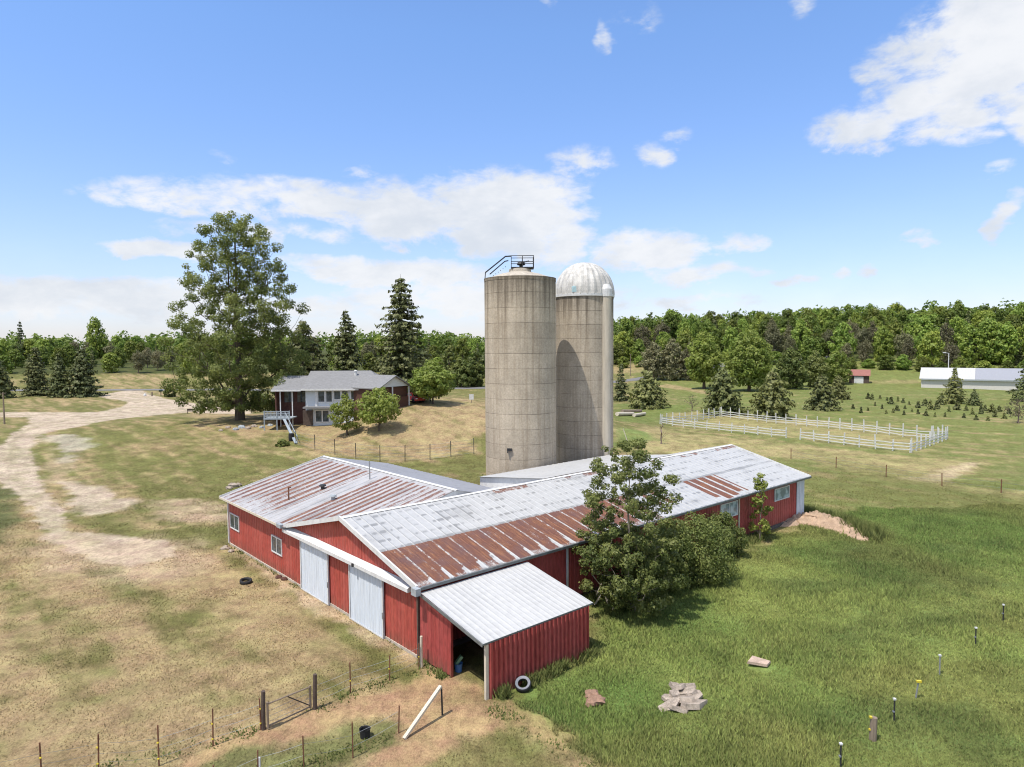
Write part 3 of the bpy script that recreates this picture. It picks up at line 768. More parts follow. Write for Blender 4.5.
mb.box(-.75, 1.15, -.75, .75, q, q + .07); plat = mb.build('platform', M['dark'], s1)
mb = MB()
for x in (-.72, .2, 1.12):
    for y in (-.72, .72): mb.tube([(x, y, q), (x, y, q + 1.0)], .03, 5)
for zz in (.5, .98):
    mb.tube([(-.72, -.72, q + zz), (1.12, -.72, q + zz), (1.12, .72, q + zz), (-.72, .72, q + zz)], .03, 5)
mb.build('railing', M['dark'], s1)
mb = MB()
for y in (-.72, -.3):
    mb.tube([(-.72, y, q + .98), (-1.2, y, q + .95), (-2.85, y, S1H + .5), (-2.9, y, S1H - .1)], .033, 5)
    mb.tube([(-.95, y, q + .62), (-1.25, y, q + .55), (-2.5, y, S1H + .35)], .025, 5)
for k in range(8):
    t = k / 7; mb.bar((-1.2 - 1.4 * t, -.72, q + .1 - 1.0 * t), (-1.2 - 1.4 * t, -.3, q + .1 - 1.0 * t), .05, .03)
mb.build('ladder', M['dark'], s1)
mb = MB(); mb.lathe([(0, .52), (.28, .46), (.36, .30), (.30, .22), (.16, .2), (.14, 0)], 12, (.1, .0, q + .07)); mb.bar((.1, -.3, q + .45), (.75, -.3, q + .6), .1, .08); mb.build('filler_head', M['dark'], s1)
mb = MB(); mb.box(-1.15, -.75, -S1R - .05, -S1R + .25, 5.65, 5.85); mb.bar((-1.1, -S1R - .02, 5.5), (-1.1, -S1R - .02, 5.85), .08, .08); mb.build('bracket', M['dark'], s1)

s2 = empty('silo', (6.62, 62.2, 0), 'concrete silo with a ribbed white metal dome and an unloading chute, behind the flat-topped silo', 'silo', 'pair of concrete silos')
S2R, S2H = 2.63, 18.45
mb = MB(); silo_wall(mb, S2R, S2H); mb.build('silo_wall', M['silo_b'], s2)
mb = MB(); n = 56; prof = []
vs = []; fs = []; nr = 14
for i in range(nr + 1):
    a = math.pi / 2 * i / nr
    for k in range(n):
        rr = (S2R + .06) * math.cos(a) ** .92 * (1 + (.022 if k % 2 == 0 else -.012))
        vs.append((rr * math.cos(2*math.pi*k/n), rr * math.sin(2*math.pi*k/n), S2H + .12 + 2.98 * math.sin(a)))
for i in range(nr):
    for k in range(n): fs.append((i*n+k, i*n+(k+1) % n, (i+1)*n+(k+1) % n, (i+1)*n+k))
mb.add(vs, fs); dome = mb.build('dome', M['dome'], s2)
mb = MB(); mb.lathe([(S2R + .03, S2H - .08), (S2R + .10, S2H - .06), (S2R + .10, S2H + .16), (S2R - .05, S2H + .18)], 56); mb.build('dome_rim', M['white'], dome)
ca = math.radians(-90 + 41)
cx, cy = S2R * math.cos(ca), S2R * math.sin(ca)
mb = MB(); mb.lathe([(.46, -.4), (.46, S2H - .1)], 20, (cx, cy, 0)); mb.build('chute', simple('chute_concrete', (.47, .42, .34), .85, var=.2, stretch=(2, 2, .2)), s2, True)
mb = MB(); mb.lathe([(.5, S2H - .12), (.5, S2H + .55), (.3, S2H + .95), (0, S2H + 1.0)], 20, (cx, cy, 0)); mb.build('chute_hood', M['white'], s2)
mb = MB()
mb.lathe([(.16, S2H + .2), (.3, S2H + .28), (.26, S2H + .75), (0, S2H + 1.0)], 6, ((S2R - .14) * math.cos(math.radians(-116)), (S2R - .14) * math.sin(math.radians(-116)), 0)); mb.build('dome_vent', simple('pale_teal_metal', (.33, .47, .50), .5, var=.2), dome)

# ------------------------------------------------------------------ trees
def unit(v): return v / (np.linalg.norm(v, axis=-1, keepdims=True) + 1e-9)

def cards(C, N, size, rng, aspect=.62, bend=.18):
    """irregular bent leaf-clump faces at C with normals N"""
    n = len(C); t = unit(np.cross(N, unit(rng.normal(size=(n, 3))))); b = np.cross(N, t)
    s = (size * rng.uniform(.6, 1.35, n))[:, None]; a = s * aspect * rng.uniform(.7, 1.3, (n, 1))
    k = N * s * bend
    V = np.stack([C - t * s * .5 - k * rng.uniform(0, 1, (n, 1)), C - b * a * .5 + k, C + t * s * .5 - k * rng.uniform(0, 1, (n, 1)), C + b * a * .5 + k * rng.uniform(0, 1, (n, 1))], 1).reshape(-1, 3)
    Q = np.arange(4 * n).reshape(-1, 4)
    tint = np.repeat(np.clip(rng.normal(.45, .28, n), 0, 1), 4)
    return V, Q, tint

def clump_points(centers, radii, counts, rng, up=.35, squash=.8):
    Cs = []; Ns = []; tv = []
    for c, r, k in zip(centers, radii, counts):
        d = unit(rng.normal(size=(k, 3))); d[:, 2] = d[:, 2] * squash + .1
        rad = r * rng.uniform(.25, 1.0, (k, 1)) ** .6
        Cs.append(c + d * rad); Ns.append(unit(d + rng.normal(size=(k, 3)) * .55 + np.array([0, 0, up])))
        tv.append(np.full(k, rng.normal(0, .2)))
    return np.concatenate(Cs), np.concatenate(Ns), np.concatenate(tv)

def skeleton(clusters, base, trunk_top, r0, rng, rtip=.02, trunk_pts=7, wob=.25):
    nodes = []; par = []
    base = np.array(base, float); trunk_top = np.array(trunk_top, float)
    for i in range(trunk_pts):
        t = i / (trunk_pts - 1); p = base + (trunk_top - base) * t
        if 0 < i: p = p + np.append(rng.normal(size=2) * wob * t, 0)
        nodes.append(p); par.append(i - 1)
    order = np.argsort(np.linalg.norm(clusters[:, :2] - base[:2], axis=1))
    for ci in order:
        c = clusters[ci]; A = np.array(nodes); dv = c - A; dist = np.linalg.norm(dv, axis=1)
        cost = dist + np.where(dv[:, 2] < dist * .25, dist * .9, 0); cost[0] += 1e3
        j = int(np.argmin(cost)); mid = (A[j] * .5 + c * .5) + np.array([0, 0, -.06 * dist[j]]) + rng.normal(size=3) * .06 * dist[j]
        nodes.append(mid); par.append(j); nodes.append(c); par.append(len(nodes) - 2)
    n = len(nodes); w = np.ones(n)
    for i in range(n - 1, 0, -1): w[par[i]] += w[i]
    rad = rtip * np.sqrt(w); rad = rad * min(1.0, r0 / rad[1]) if rad[1] > r0 else rad
    sc = r0 / max(rad[0], 1e-6); rad = np.maximum(rad * np.where(np.arange(n) < trunk_pts, max(1, sc * .9), 1), .008)
    kids = {}
    for i in range(1, n): kids.setdefault(par[i], []).append(i)
    mb = MB(); nodes_ = nodes
    starts = [0]; seen = set()
    stack = [(None, 0)]
    while stack:
        p, i = stack.pop(); chain = [] if p is None else [p]; radl = [] if p is None else [min(rad[p], rad[i] * 1.15)]
        cur = i
        while True:
            chain.append(cur); radl.append(rad[cur]); ch = kids.get(cur, [])
            if not ch: break
            ch = sorted(ch, key=lambda q: -rad[q]); nxt = ch[0]
            for q in ch[1:]: stack.append((cur, q))
            cur = nxt
        if len(chain) > 1:
            radl[-1] *= .5
            if p is None: radl[0] *= 1.45
            mb.tube([nodes_[q] for q in chain], [float(x) for x in radl], 6 if radl[0] > .06 else 4)
    return mb

def envelope_clusters(n, z0, z1, rfun, rng, mind, shell=.55, dfun=None):
    out = []; tries = 0
    while len(out) < n and tries < n * 40:
        tries += 1
        zf = rng.uniform(0, 1); a = rng.uniform(0, 2 * math.pi); R_ = rfun(zf, a)
        r = R_ * (rng.uniform(0, 1) ** shell)
        p = np.array([r * math.cos(a), r * math.sin(a), z0 + (z1 - z0) * zf])
        md = mind * (dfun(zf) if dfun else 1)
        if not out or (np.linalg.norm((np.array(out) - p) * np.array([1, 1, 1.2]), axis=1) > md).all(): out.append(p)
    return np.array(out)

def lobed(seed, amt=.25):
    rg = np.random.default_rng(seed); ph = rg.uniform(0, 6.28, 6); fr = np.array([1, 2, 3, 2, 4, 5])
    return lambda zf, a: 1 + amt * sum(math.sin(fr[k] * a + ph[k] + 5 * zf * (k % 3)) for k in range(6)) / 2.2

def make_tree(name, label, cat, group, Ht, z0, rfun, ncl, mind, clr, nleaf, size, leafmat, barkmat, r0, seed, joined=False, top=.85, up=.35, shell=.5, lean=(0, 0), tw=.02, dfun=None):
    rng = np.random.default_rng(seed)
    cl = envelope_clusters(ncl, z0, Ht - clr * .7, rfun, rng, mind, shell, dfun)
    cl[:, 0] += lean[0] * cl[:, 2] / Ht; cl[:, 1] += lean[1] * cl[:, 2] / Ht
    rad = clr * rng.uniform(.55, 1.3, len(cl)); cnt = np.maximum((nleaf * (rad / clr) ** 2).astype(int), 6)
    C, N, tv = clump_points(cl, rad, cnt, rng, up)
    # lean the leaf normals outward from the crown axis so clumps read as volume
    out = C - np.array([0, 0, z0 + (Ht - z0) * .35]); N = unit(N + .45 * unit(out))
    V, Q, tint = cards(C, N, size, rng); tint = np.clip(tint + np.repeat(tv, 4), 0, 1)
    mb = skeleton(cl, (0, 0, -.3), (lean[0] * top, lean[1] * top, Ht * top), r0, rng, tw)
    if joined:
        tvn = len(mb.v); bq = [f for f in mb.f if len(f) == 4]
        V2 = np.concatenate([np.array(mb.v), V]); Q2 = np.concatenate([np.array(bq), Q + tvn])
        t2 = np.concatenate([np.zeros(tvn), tint]); mi = np.concatenate([np.ones(len(bq)), np.zeros(len(Q))])
        return npmesh(name, V2, Q2, [leafmat, barkmat], vals={'tint': t2}, midx=mi, link=False)
    root = empty(name, (0, 0, 0), label, cat, group)
    mb.build('trunk', barkmat, root)
    npmesh('crown', V, Q, leafmat, root, vals={'tint': tint})
    return root

def spruce_arrays(Ht, Rb, rng, levels=22, per=10, z0f=.06, size=.5, droop=.25, power=.85, dens=1.0):
    Cs = []; Ns = []; tw = MB(); tv = []
    for i in range(levels):
        f = (i + rng.uniform(-.3, .3)) / levels; f = min(max(f, 0), .995); z = Ht * (z0f + (1 - z0f) * f)
        L = Rb * (1 - f) ** power * rng.uniform(.68, 1.15) + .12 * Rb * .2
        k = max(5, int(per * 1.25 * (.5 + .5 * (1 - f))))
        for b in range(k):
            a = 2 * math.pi * (b + rng.uniform(-.35, .35)) / k + i * 1.3; Lb = L * rng.uniform(.55, 1.28)
            n = max(4, int(Lb / size * 5.0 * dens)); t = rng.uniform(.12, 1, n) ** .8
            sag = -droop * Lb * t + droop * .55 * Lb * t ** 2.2
            side = rng.normal(size=n) * size * .62 * (1.25 - t)
            x = np.cos(a) * Lb * t - np.sin(a) * side; y = np.sin(a) * Lb * t + np.cos(a) * side
            Cs.append(np.stack([x, y, z + sag - np.abs(rng.normal(size=n)) * size * .38], 1))
            Ns.append(unit(np.stack([np.cos(a) * .9 + rng.normal(size=n) * .5, np.sin(a) * .9 + rng.normal(size=n) * .5, np.full(n, .6)], 1)))
            tv.append(np.clip(.25 + .45 * t + rng.normal(size=n) * .2, 0, 1))
            if Lb > .6 * Rb * .3: tw.tube([(0, 0, z), (math.cos(a) * Lb * .5, math.sin(a) * Lb * .5, z - droop * Lb * .38), (math.cos(a) * Lb * .9, math.sin(a) * Lb * .9, z - droop * Lb * .45)], [.02 + Ht * .0016, .012 + Ht * .0008, .008], 3, cap=False)
    C = np.concatenate(Cs); N = np.concatenate(Ns); T = np.concatenate(tv)
    V, Q, _ = cards(C, N, size, rng, .55, .12)
    tw.tube([(0, 0, -.3), (0, 0, Ht * .5), (0, 0, Ht * 1.0)], [Ht * .014, Ht * .009, .02], 7)
    return V, Q, np.repeat(T, 4), tw

def make_spruce(name, label, group, Ht, Rb, seed, mat, bark=None, joined=False, cat='spruce', **kw):
    rng = np.random.default_rng(seed); V, Q, T, tw = spruce_arrays(Ht, Rb, rng, **kw); bark = bark or M['bark']
    if joined:
        tvn = len(tw.v); bq = np.array([f for f in tw.f if len(f) == 4])
        return npmesh(name, np.concatenate([np.array(tw.v), V]), np.concatenate([bq, Q + tvn]), [mat, bark],
                      vals={'tint': np.concatenate([np.zeros(tvn), T])}, midx=np.concatenate([np.ones(len(bq)), np.zeros(len(Q))]), link=False)
    root = empty(name, (0, 0, 0), label, cat, group)
    tw.build('trunk', bark, root); npmesh('crown', V, Q, mat, root, vals={'tint': T})
    return root

def put(o, px, py, s=1.0, rz=None, dz=-.05):
    g = G(px, py); o.location = (g.x, g.y, g.z + dz); o.scale = (s,) * 3 if not isinstance(s, tuple) else s
    o.rotation_euler = (0, 0, random.uniform(0, 6.28) if rz is None else rz); return o

def mpp(px, py): return G(px, py).y / F    # metres per pixel at that ground point

# the big cottonwood
k = mpp(240, 420); Hc = 207 * k; Rc = 66 * k
lb = lobed(3, .30)
def rbig(zf, a):
    prof = np.interp(zf, [0, .08, .2, .38, .52, .66, .82, .94, 1.0], [.66, .94, 1.02, 1.02, .95, .78, .66, .48, .26])
    return Rc * prof * (0.78 + .22 * lb(zf, a))
t = make_tree('broadleaf_tree', 'very tall open-crowned broadleaf tree towering beside the house', 'tree', None, Hc, Hc * .055, rbig, 460, Rc * .150, Rc * .105, 170, Rc * .031, M['leaf_big'], M['bark'], Rc * .055, 5, shell=.62, top=.9, tw=.02 * Rc / 11, dfun=lambda zf: .72 if zf < .36 else 1.08)
put(t, 240, 420, rz=.6)

# conifers behind the house
for lab, px, py, top, w, sd, mt, kw in (
    ('dark droopy spruce half hidden behind the tall broadleaf tree', 304, 396, 319, 92, 2, 'needles', dict(droop=.5, per=12)),
    ('slim brownish spruce with a ragged top behind the house roof', 347, 394, 310, 56, 3, 'needles', dict(droop=.3, per=9)),
    ('tallest dark spruce, behind the right end of the house', 402, 394, 276, 82, 4, 'needles', dict(droop=.35, per=13))):
    p = (px - 512) / F; Yd = 148.0; x = p * Yd; zb = gz(x, Yd); Ht = CAMH + (347 - top) / F * Yd - zb + .4; 
    t = make_spruce('spruce_tree', lab, 'spruces behind the house', Ht, w / 2 * Yd / F, sd, M[mt], levels=34, size=.8, power=.72, **kw)
    t.location = (x, Yd, zb - .1); t.rotation_euler = (0, 0, sd)

def rround(R_, seed, amt=.2, lo=.45, pos=.45):
    l = lobed(seed, amt)
    def f(zf, a):
        e = math.sin(math.pi * min(1, max(0, (lo + (1 - lo) * zf / pos) / 2 if zf < pos else .5 + .5 * (zf - pos) / (1 - pos) * .92)))
        return R_ * max(.08, e) * (.8 + .2 * l(zf, a))
    return f

def broad(label, px, py, top, w, seed, mat='leaf', name='broadleaf_tree', cat='tree', group=None, z0=.2, ncl=90, nleaf=70, sz=.06, bark='bark', lo=.45, pos=.4, r0=None, shell=.5, amt=.34, clf=.20):
    g = G(px, py); kk = g.y / F; Ht = (py - top) * kk; Rr = w / 2 * kk
    t = make_tree(name, label, cat, group, Ht, Ht * z0, rround(Rr * .76, seed, amt, lo, pos), ncl, Rr * .22, Rr * clf, nleaf, Rr * sz * 1.6, M[mat], M[bark], r0 or Ht * .022, seed, shell=shell, tw=Ht * .0025)
    t.location = (g.x, g.y, g.z - .05); t.rotation_euler = (0, 0, seed); return t

broad('apple tree with two leaning stems on the dry slope below the house', 379, 431, 385, 54, 12, 'leaf_bright', 'apple_tree', 'apple tree', z0=.24, nleaf=60, ncl=75)
broad('small low-branched apple tree in front of the house windows', 347, 435, 393, 40, 13, 'leaf_bright', 'apple_tree', 'apple tree', z0=.18, nleaf=60, ncl=70)
broad('round pale-green tree on the knoll at the right end of the house', 433, 404, 359, 52, 14, 'leaf_bright', z0=.2, nleaf=90, ncl=110)
for i, (px, py, top, w) in enumerate(((462, 388, 357, 34), (477, 387, 350, 34), (450, 387, 345, 30), (463, 383, 338, 30))):
    broad(['bushy green tree beside the pale round tree, behind the road verge', 'bushy tree partly hidden behind the flat-topped silo', 'grey-green tree rising behind the pale round tree', 'dark tree in the hedgerow between house and silo'][i], px, py, top, w, 20 + i, ['leaf', 'leaf', 'leaf', 'leaf_forest'][i], z0=.05, ncl=60, nleaf=50, sz=.09)
broad('bright green maple standing nearest the road bend', 704, 389, 329, 44, 31, 'leaf_bright', z0=.16, ncl=130, nleaf=80, sz=.06)
broad('bright green maple, wider and right of the road-bend maple', 749, 391, 327, 54, 32, 'leaf_bright', z0=.12, ncl=140, nleaf=80, sz=.06)

broad('mid-green tree standing just right of the wide bright maple', 790, 389, 347, 40, 33, 'leaf', z0=.06, ncl=110, nleaf=60, sz=.07)
broad('rounded dark tree behind the dark bushy pine, left of the small red-roofed shed', 815, 387, 351, 34, 34, 'leaf', z0=.05, ncl=90, nleaf=60, sz=.07)
broad('bright tree against the wood just left of the small red-roofed shed', 837, 384, 348, 34, 35, 'leaf_bright', z0=.05, ncl=90, nleaf=60, sz=.07)
for px_, top_, w_, lb_ in ((654, 340, 32, 'brownish thinly leafed tree at the road bend, nearest the silos'), (672, 337, 36, 'tallest brownish tree at the road bend, middle of three'), (690, 341, 32, 'brownish tree at the road bend touching the bright maple')):
    broad(lb_, px_, 380, top_, w_, 100 + px_, 'brownleaf', group='brownish trees at the road bend', z0=.05, ncl=100, nleaf=50, sz=.07, bark='twig')

def con(label, px, py, top, w, seed, mat='needles', group=None, name='spruce_tree', cat='spruce', **kw):
    g = G(px, py); kk = g.y / F; Ht = (py - top) * kk
    kw.setdefault('size', max(.22, w / 2 * kk * .17)); kw.setdefault('levels', 20); kw.setdefault('per', 11)
    t = make_spruce(name, label, group, Ht, w / 2 * kk * 1.05, seed, M[mat], cat=cat, **kw)
    t.location = (g.x, g.y, g.z - .05); t.rotation_euler = (0, 0, seed); return t
con('narrow dark spruce right beside the domed silo', 621, 401, 362, 20, 41)
con('broad green pine next to the narrow spruce by the silo', 648, 408, 369, 40, 42, 'needles_pale', name='pine_tree', cat='pine', power=.55, z0f=.03)
con('pine behind the back rail of the white paddock, below the maples', 722, 414, 366, 44, 43, 'needles_pale', name='pine_tree', cat='pine', power=.6, z0f=.03)
con('widest yellow-green pine behind the back rail of the white paddock', 772, 418, 369, 50, 44, 'needles_pale', name='pine_tree', cat='pine', power=.55, z0f=.03)
con('dark bushy pine at the edge of the field of seedlings', 821, 410, 374, 34, 45, 'needles', name='pine_tree', cat='pine', power=.5, z0f=.03)
con('small round pine right of the dark bushy pine', 838, 399, 374, 22, 49, 'needles_pale', name='pine_tree', cat='pine', power=.5, z0f=.03)
con('pointed blue-green spruce in front of the long white building', 954, 403.5, 366, 24, 46, 'needles_pale')
con('short dark spruce right of the pointed spruce in the field', 974, 405.5, 388, 15, 47)
con('dark pine cut by the right edge of the picture near the long building', 1030, 401, 355, 34, 48, 'needles', name='pine_tree', cat='pine', power=.6)
gl = 'spruces along the driveway'
for i, (px, py, top, w, l) in enumerate(((-2, 398, 355, 32, 'spruce cut by the left edge of the picture beside the driveway'), (37, 396, 345, 27, 'leftmost of the three close spruces beside the driveway'), (60, 397, 352, 25, 'middle and shortest of the three close spruces beside the driveway'), (83, 396.5, 346, 34, 'rightmost and widest of the three close spruces beside the driveway'))):
    con(l, px, py, top, w, 51 + i, 'needles', gl, power=.68, z0f=.02, per=19, levels=22)

# twiggy bare trees and bushes
def bare(label, px, py, top, w, seed, name='bare_tree', cat='tree', ncl=60, leaf=True):
    g = G(px, py); kk = g.y / F; Ht = (py - top) * kk; Rr = w / 2 * kk
    rng = np.random.default_rng(seed); cl = envelope_clusters(ncl, Ht * .25, Ht, rround(Rr, seed, .3), rng, Rr * .15, .6)
    root = empty(name, (g.x, g.y, g.z), label, cat)
    skeleton(cl, (0, 0, -.1), (0, 0, Ht * .8), Ht * .03, rng, Ht * .006).build('trunk', M['twig'], root)
    if leaf:
        C, N, tv = clump_points(cl, np.full(len(cl), Rr * .22), [14] * len(cl), rng); V, Q, tt = cards(C, N, Rr * .09, rng)
        npmesh('crown', V, Q, M['brownleaf'], root, vals={'tint': tt})
    return root
bare('small leafless dead tree on the mown strip before the paddock', 661, 444, 421, 15, 61, ncl=26, leaf=False)
bare('brownish round bush at the right edge of the seedling field', 1018, 423, 399, 27, 62, 'brown_bush', 'bush')
bare('small reddish-brown dead conifer left of the paddock pine', 692, 411, 394, 14, 63, 'brown_bush', 'bush', 30)

# the tree and bushes growing on the shaded side of the barn
g = G(634, 611); kk = g.y / F
lb2 = lobed(8, .34)
def rbarn(zf, a):
    prof = np.interp(zf, [0, .15, .35, .55, .7, .85, 1], [.60, .95, 1.0, .90, .82, .74, .38])
    return 56 * kk * prof * (.76 + .24 * lb2(zf, a))
Hb = 178 * kk
t = make_tree('broadleaf_tree', 'ragged leafy tree growing against the shaded side of the barn beside the lean-to', 'tree', None, Hb, Hb * .06, rbarn, 300, .50, .36, 130, .145, M['leaf_barn'], M['bark_pale'], .12, 9, shell=.62, top=.9, up=.4, tw=.010, lean=(-.55, 0), dfun=lambda zf: .78 if zf < .45 else 1.45)
t.location = (g.x, g.y, g.z - .05)
mb = MB()
for a, b in (((-2.0, .9, 0), (-1.0, .4, 1.9)), ((-1.2, .9, 0), (-2.2, .6, 1.9)), ((-1.9, 1.6, 0), (-1.2, 1.1, 2.2)), ((-1.1, .1, 0), (-1.25, .1, 1.6))):
    mb.tube([a, tuple((a[i] + b[i]) / 2 + .1 for i in range(3)), b], [.05, .04, .02], 5)
mb.build('dead_branch', M['wood_pale'], t)

def bush(label, px, py, top, w, seed, mat, group=None, dx=0, dy=0, clf=.22, nl=110, sz=.13, name='bush', ncl=110):
    g = G(px, py); kk = g.y / F; Ht = (py - top) * kk; Rr = w / 2 * kk
    t = make_tree(name, label, 'bush', group, Ht, Ht * .06, rround(Rr * .80, seed, .34, .7, .35), ncl, Rr * .19, Rr * clf, nl, sz, M[mat], M['bark'], .06, seed, shell=.45, top=.7, tw=.008)
    t.location = (g.x, g.y, g.z - .05); return t
gb = 'bushes along the shaded side of the barn'
bush('yellow-green bush touching the right of the ragged barnside tree', 668, 590, 512, 62, 71, 'leaf_barn', gb)
bush('widest dark bush covering the middle of the barn side wall', 698, 580, 506, 86, 72, 'leaf', gb, ncl=150)
bush('rounded bush below the large pale barn window', 722, 556, 508, 56, 73, 'leaf_barn', gb)
bush('low dark shrub at the foot of the widest barnside bush', 686, 584, 545, 46, 74, 'leaf', gb, ncl=60)
g = G(760, 541); kk = g.y / F; Hs = 70 * kk
t = make_tree('sapling', 'slender young bright-leaved tree between the two pale windows of the barn', 'young tree', None, Hs, Hs * .12, lambda zf, a: 10.5 * kk * np.interp(zf, [0, .3, .6, 1], [.8, 1, .7, .4]), 44, .22, .24, 34, .19, M['leaf_bright'], M['bark_pale'], .04, 77, tw=.006)
t.location = (g.x, g.y, g.z)
bush('small round dark bush near the mailbox across the drive', 169.5, 397, 384, 14, 75, 'leaf', sz=.5, ncl=40, nl=40)
bush('low green bush at the foot of the white ramp', 283, 446, 439, 18, 76, 'leaf', sz=.25, ncl=30, nl=30)

# conifer seedlings scattered over the field
proto = [make_spruce('seedling_pine', 'small young pine scattered in the green field before the long building', 'young pines scattered in the field', 1.0, .42, 80 + i, M['needles' if i else 'needles_pale'], joined=False, cat='young pine', levels=8, per=7, size=.22) for i in range(3)]
sp = [(872,387+13,8),(887,401,5),(891,404,9),(898,402,7),(903,403,6),(909,405,5),(842,403,6),(853,409,6),(861,413,8),(868,411,5),(875,406,5),(882,409,6),(893,413,6),(897,411,7),(904,415,6),(912,412,5),(918,408,8),(925,406,9),(930,410,12),(937,409,10),(941,405,9),(949,412,8),(957,410,10),(966,411,7),(972,415,9),(981,414,10),(985,411,8),(992,413,11),(995,417,9),(999,412,8),(1004,419,8),(918,414,6),(926,416,7),(935,417,6),(945,417,6),(868,399,8),(880,399,5),(848,399,5),(942,398,7),(939,402,6),(964,418,6),(976,420,7),(988,421,6),(1009,414,7),(905,409,5),(886,414,5)]
first = [True] * 3
for i, (px, py, hp) in enumerate(sp):
    j = i % 3; o = proto[j] if first[j] else copy_tree(proto[j]); first[j] = False
    g = G(px, py); hh = hp * .9 * g.y / F; o.location = (g.x, g.y, g.z - .03); wv = random.uniform(.7, 1.3); o.scale = (hh * wv, hh * wv, hh); o.rotation_euler = (0, 0, i)

# ------------------------------------------------------------------ forest: one object per tree
variants = []
for i in range(7):
    Ht = 13.0; Rr = [4.6, 5.2, 4.2, 5.6, 4.8, 4.4, 5.0][i]
    variants.append(make_tree('forest_tree', None, None, None, Ht, 1.0, rround(Rr, 200 + i, .36, .55, [.35, .42, .55, .3, .48, .6, .4][i]), 80, 1.1, 1.3, 34, .9, M['leaf_forest'], M['bark'], .24, 200 + i, joined=True, shell=.4, tw=.03))
brown = [make_tree('brown_tree', None, None, None, 12.0, 2.0, rround(3.8, 230 + i, .25, .5, .45), 75, .95, 1.15, 30, .6, M['brownleaf'], M['twig'], .22, 230 + i, joined=True, shell=.5, tw=.05) for i in range(3)]
fcon = [make_spruce('forest_conifer', None, None, 13.0, 3.2, 240 + i, M['needles'], joined=True, levels=14, per=9, size=.8) for i in range(2)]
cnt = {'d': 0, 'b': 0, 'c': 0}
def plant(x, y, h, kind, where):
    src = {'d': variants, 'b': brown, 'c': fcon}[kind]; o = random.choice(src); base_h = {'d': 13, 'b': 12, 'c': 13}[kind]
    c = o.copy(); COL.objects.link(c); s = h / base_h; w = s ** .5 * random.uniform(.72, 1.02)
    c.location = (x, y, gz(x, y) - .2); c.scale = (w, w, s); c.rotation_euler = (0, 0, random.uniform(0, 6.28)); cnt[kind] += 1
    lab = {'d': 'leafy green tree in the wood ', 'b': 'greyish-brown barely leafed tree in the wood ', 'c': 'dark conifer in the wood '}[kind] + where
    tag(c, lab, 'tree', {'d': 'green', 'b': 'brownish', 'c': 'conifer'}[kind] + ' trees of the wood ' + where)
rf = random.Random(4)
# right-hand wood on the hill
def edgeY(px): return float(np.interp(px, [560, 616, 640, 700, 780, 850, 930, 1024, 1120, 1250], [330, 318, 312, 306, 290, 276, 262, 250, 232, 220]))
for row in range(9):
    px = 596 + rf.uniform(0, 10)
    while px < 1130:
        Y = edgeY(px) + row * 15 + rf.uniform(-5, 5) + (14 if row == 0 and rf.random() < .3 else 0)
        x = (px - 512) / F * Y
        kind = 'd'
        if row <= 2 and (642 < px < 700 or 757 < px < 792 or 828 < px < 872) and rf.random() < .62: kind = 'b'
        elif row <= 1 and 895 < px < 985 and rf.random() < .35: kind = 'b'
        elif rf.random() < .06: kind = 'c'
        plant(x, Y, rf.uniform(10.5, 18) * (.95 if kind == 'b' else 1) * (.9 if row == 0 else 1), kind, 'on the hill beyond the paddock')
        px += rf.uniform(16, 25) * (1 if row < 4 else 1.15)
px = 600
while px < 1100:
    Y = edgeY(px) - rf.uniform(3, 9); plant((px - 512) / F * Y, Y, rf.uniform(3.5, 6.5), 'd', 'as low growth along the edge of the field'); px += rf.uniform(12, 24)
# left and middle woods
for row in range(5):
    px = -90 + rf.uniform(0, 10)
    while px < 590:
        Y = float(np.interp(px, [-90, 100, 200, 420, 500, 590], [292, 300, 300, 300, 290, 318])) + row * 24 + rf.uniform(-7, 7)
        x = (px - 512) / F * Y
        kind = 'd'; r = rf.random()
        if 135 < px < 172 and row < 2: kind = 'b' if r < .7 else 'd'
        elif r < .16: kind = 'c'
        elif r < .3: kind = 'b'
        if 420 < px < 490 and row > 0 and r < .75: kind = 'c'
        plant(x, Y, rf.uniform(7.0, 11.5) + row * .7, kind, 'beyond the road' if px < 250 else 'behind the house')
        px += rf.uniform(19, 30) if not 230 < px < 430 else rf.uniform(26, 40)
# two tall emergent trees on the left skyline
for px, h, kd in ((97, 25, 'd'), (22, 23, 'c')):
    Y = 395; plant((px - 512) / F * Y, Y, h, kd, 'standing above the rest')
print('forest', cnt)
# the rest of the wood: one mass
Vs = []; Qs = []; Ts = []; off = 0; rg = np.random.default_rng(99)
for i in range(1000):
    a = math.radians(rg.uniform(-60, 60)); Y = rg.uniform(400, 620); x = math.tan(a) * Y
    if a > .13: Y = rg.uniform(420, 560) * (1 if a < .8 else .7); x = math.tan(a) * Y
    if a < -.75: Y *= .7; x = math.tan(a) * Y
    hh = rg.uniform(11, 17); z = gz(x, Y); n = 70; d = unit(rg.normal(size=(n, 3))); d[:, 2] = np.abs(d[:, 2])
    C = np.array([x, Y, z + hh * .3]) + d * np.array([5.2, 5.2, hh * .7]) * rg.uniform(.7, 1.05, (n, 1))
    V, Q, T = cards(C, unit(d + .5 * rg.normal(size=(n, 3))), 2.3, rg); Vs.append(V); Qs.append(Q + off); off += len(V); Ts.append(np.clip(T + rg.normal() * .2, 0, 1))
o = npmesh('distant_forest', np.concatenate(Vs), np.concatenate(Qs), M['leaf_forest'], vals={'tint': np.concatenate(Ts)})
tag(o, 'far-off unbroken wood closing the horizon behind the nearer trees', 'forest', kind='stuff')
for src in (variants, brown, fcon):
    for o in src: bpy.data.objects.remove(o)

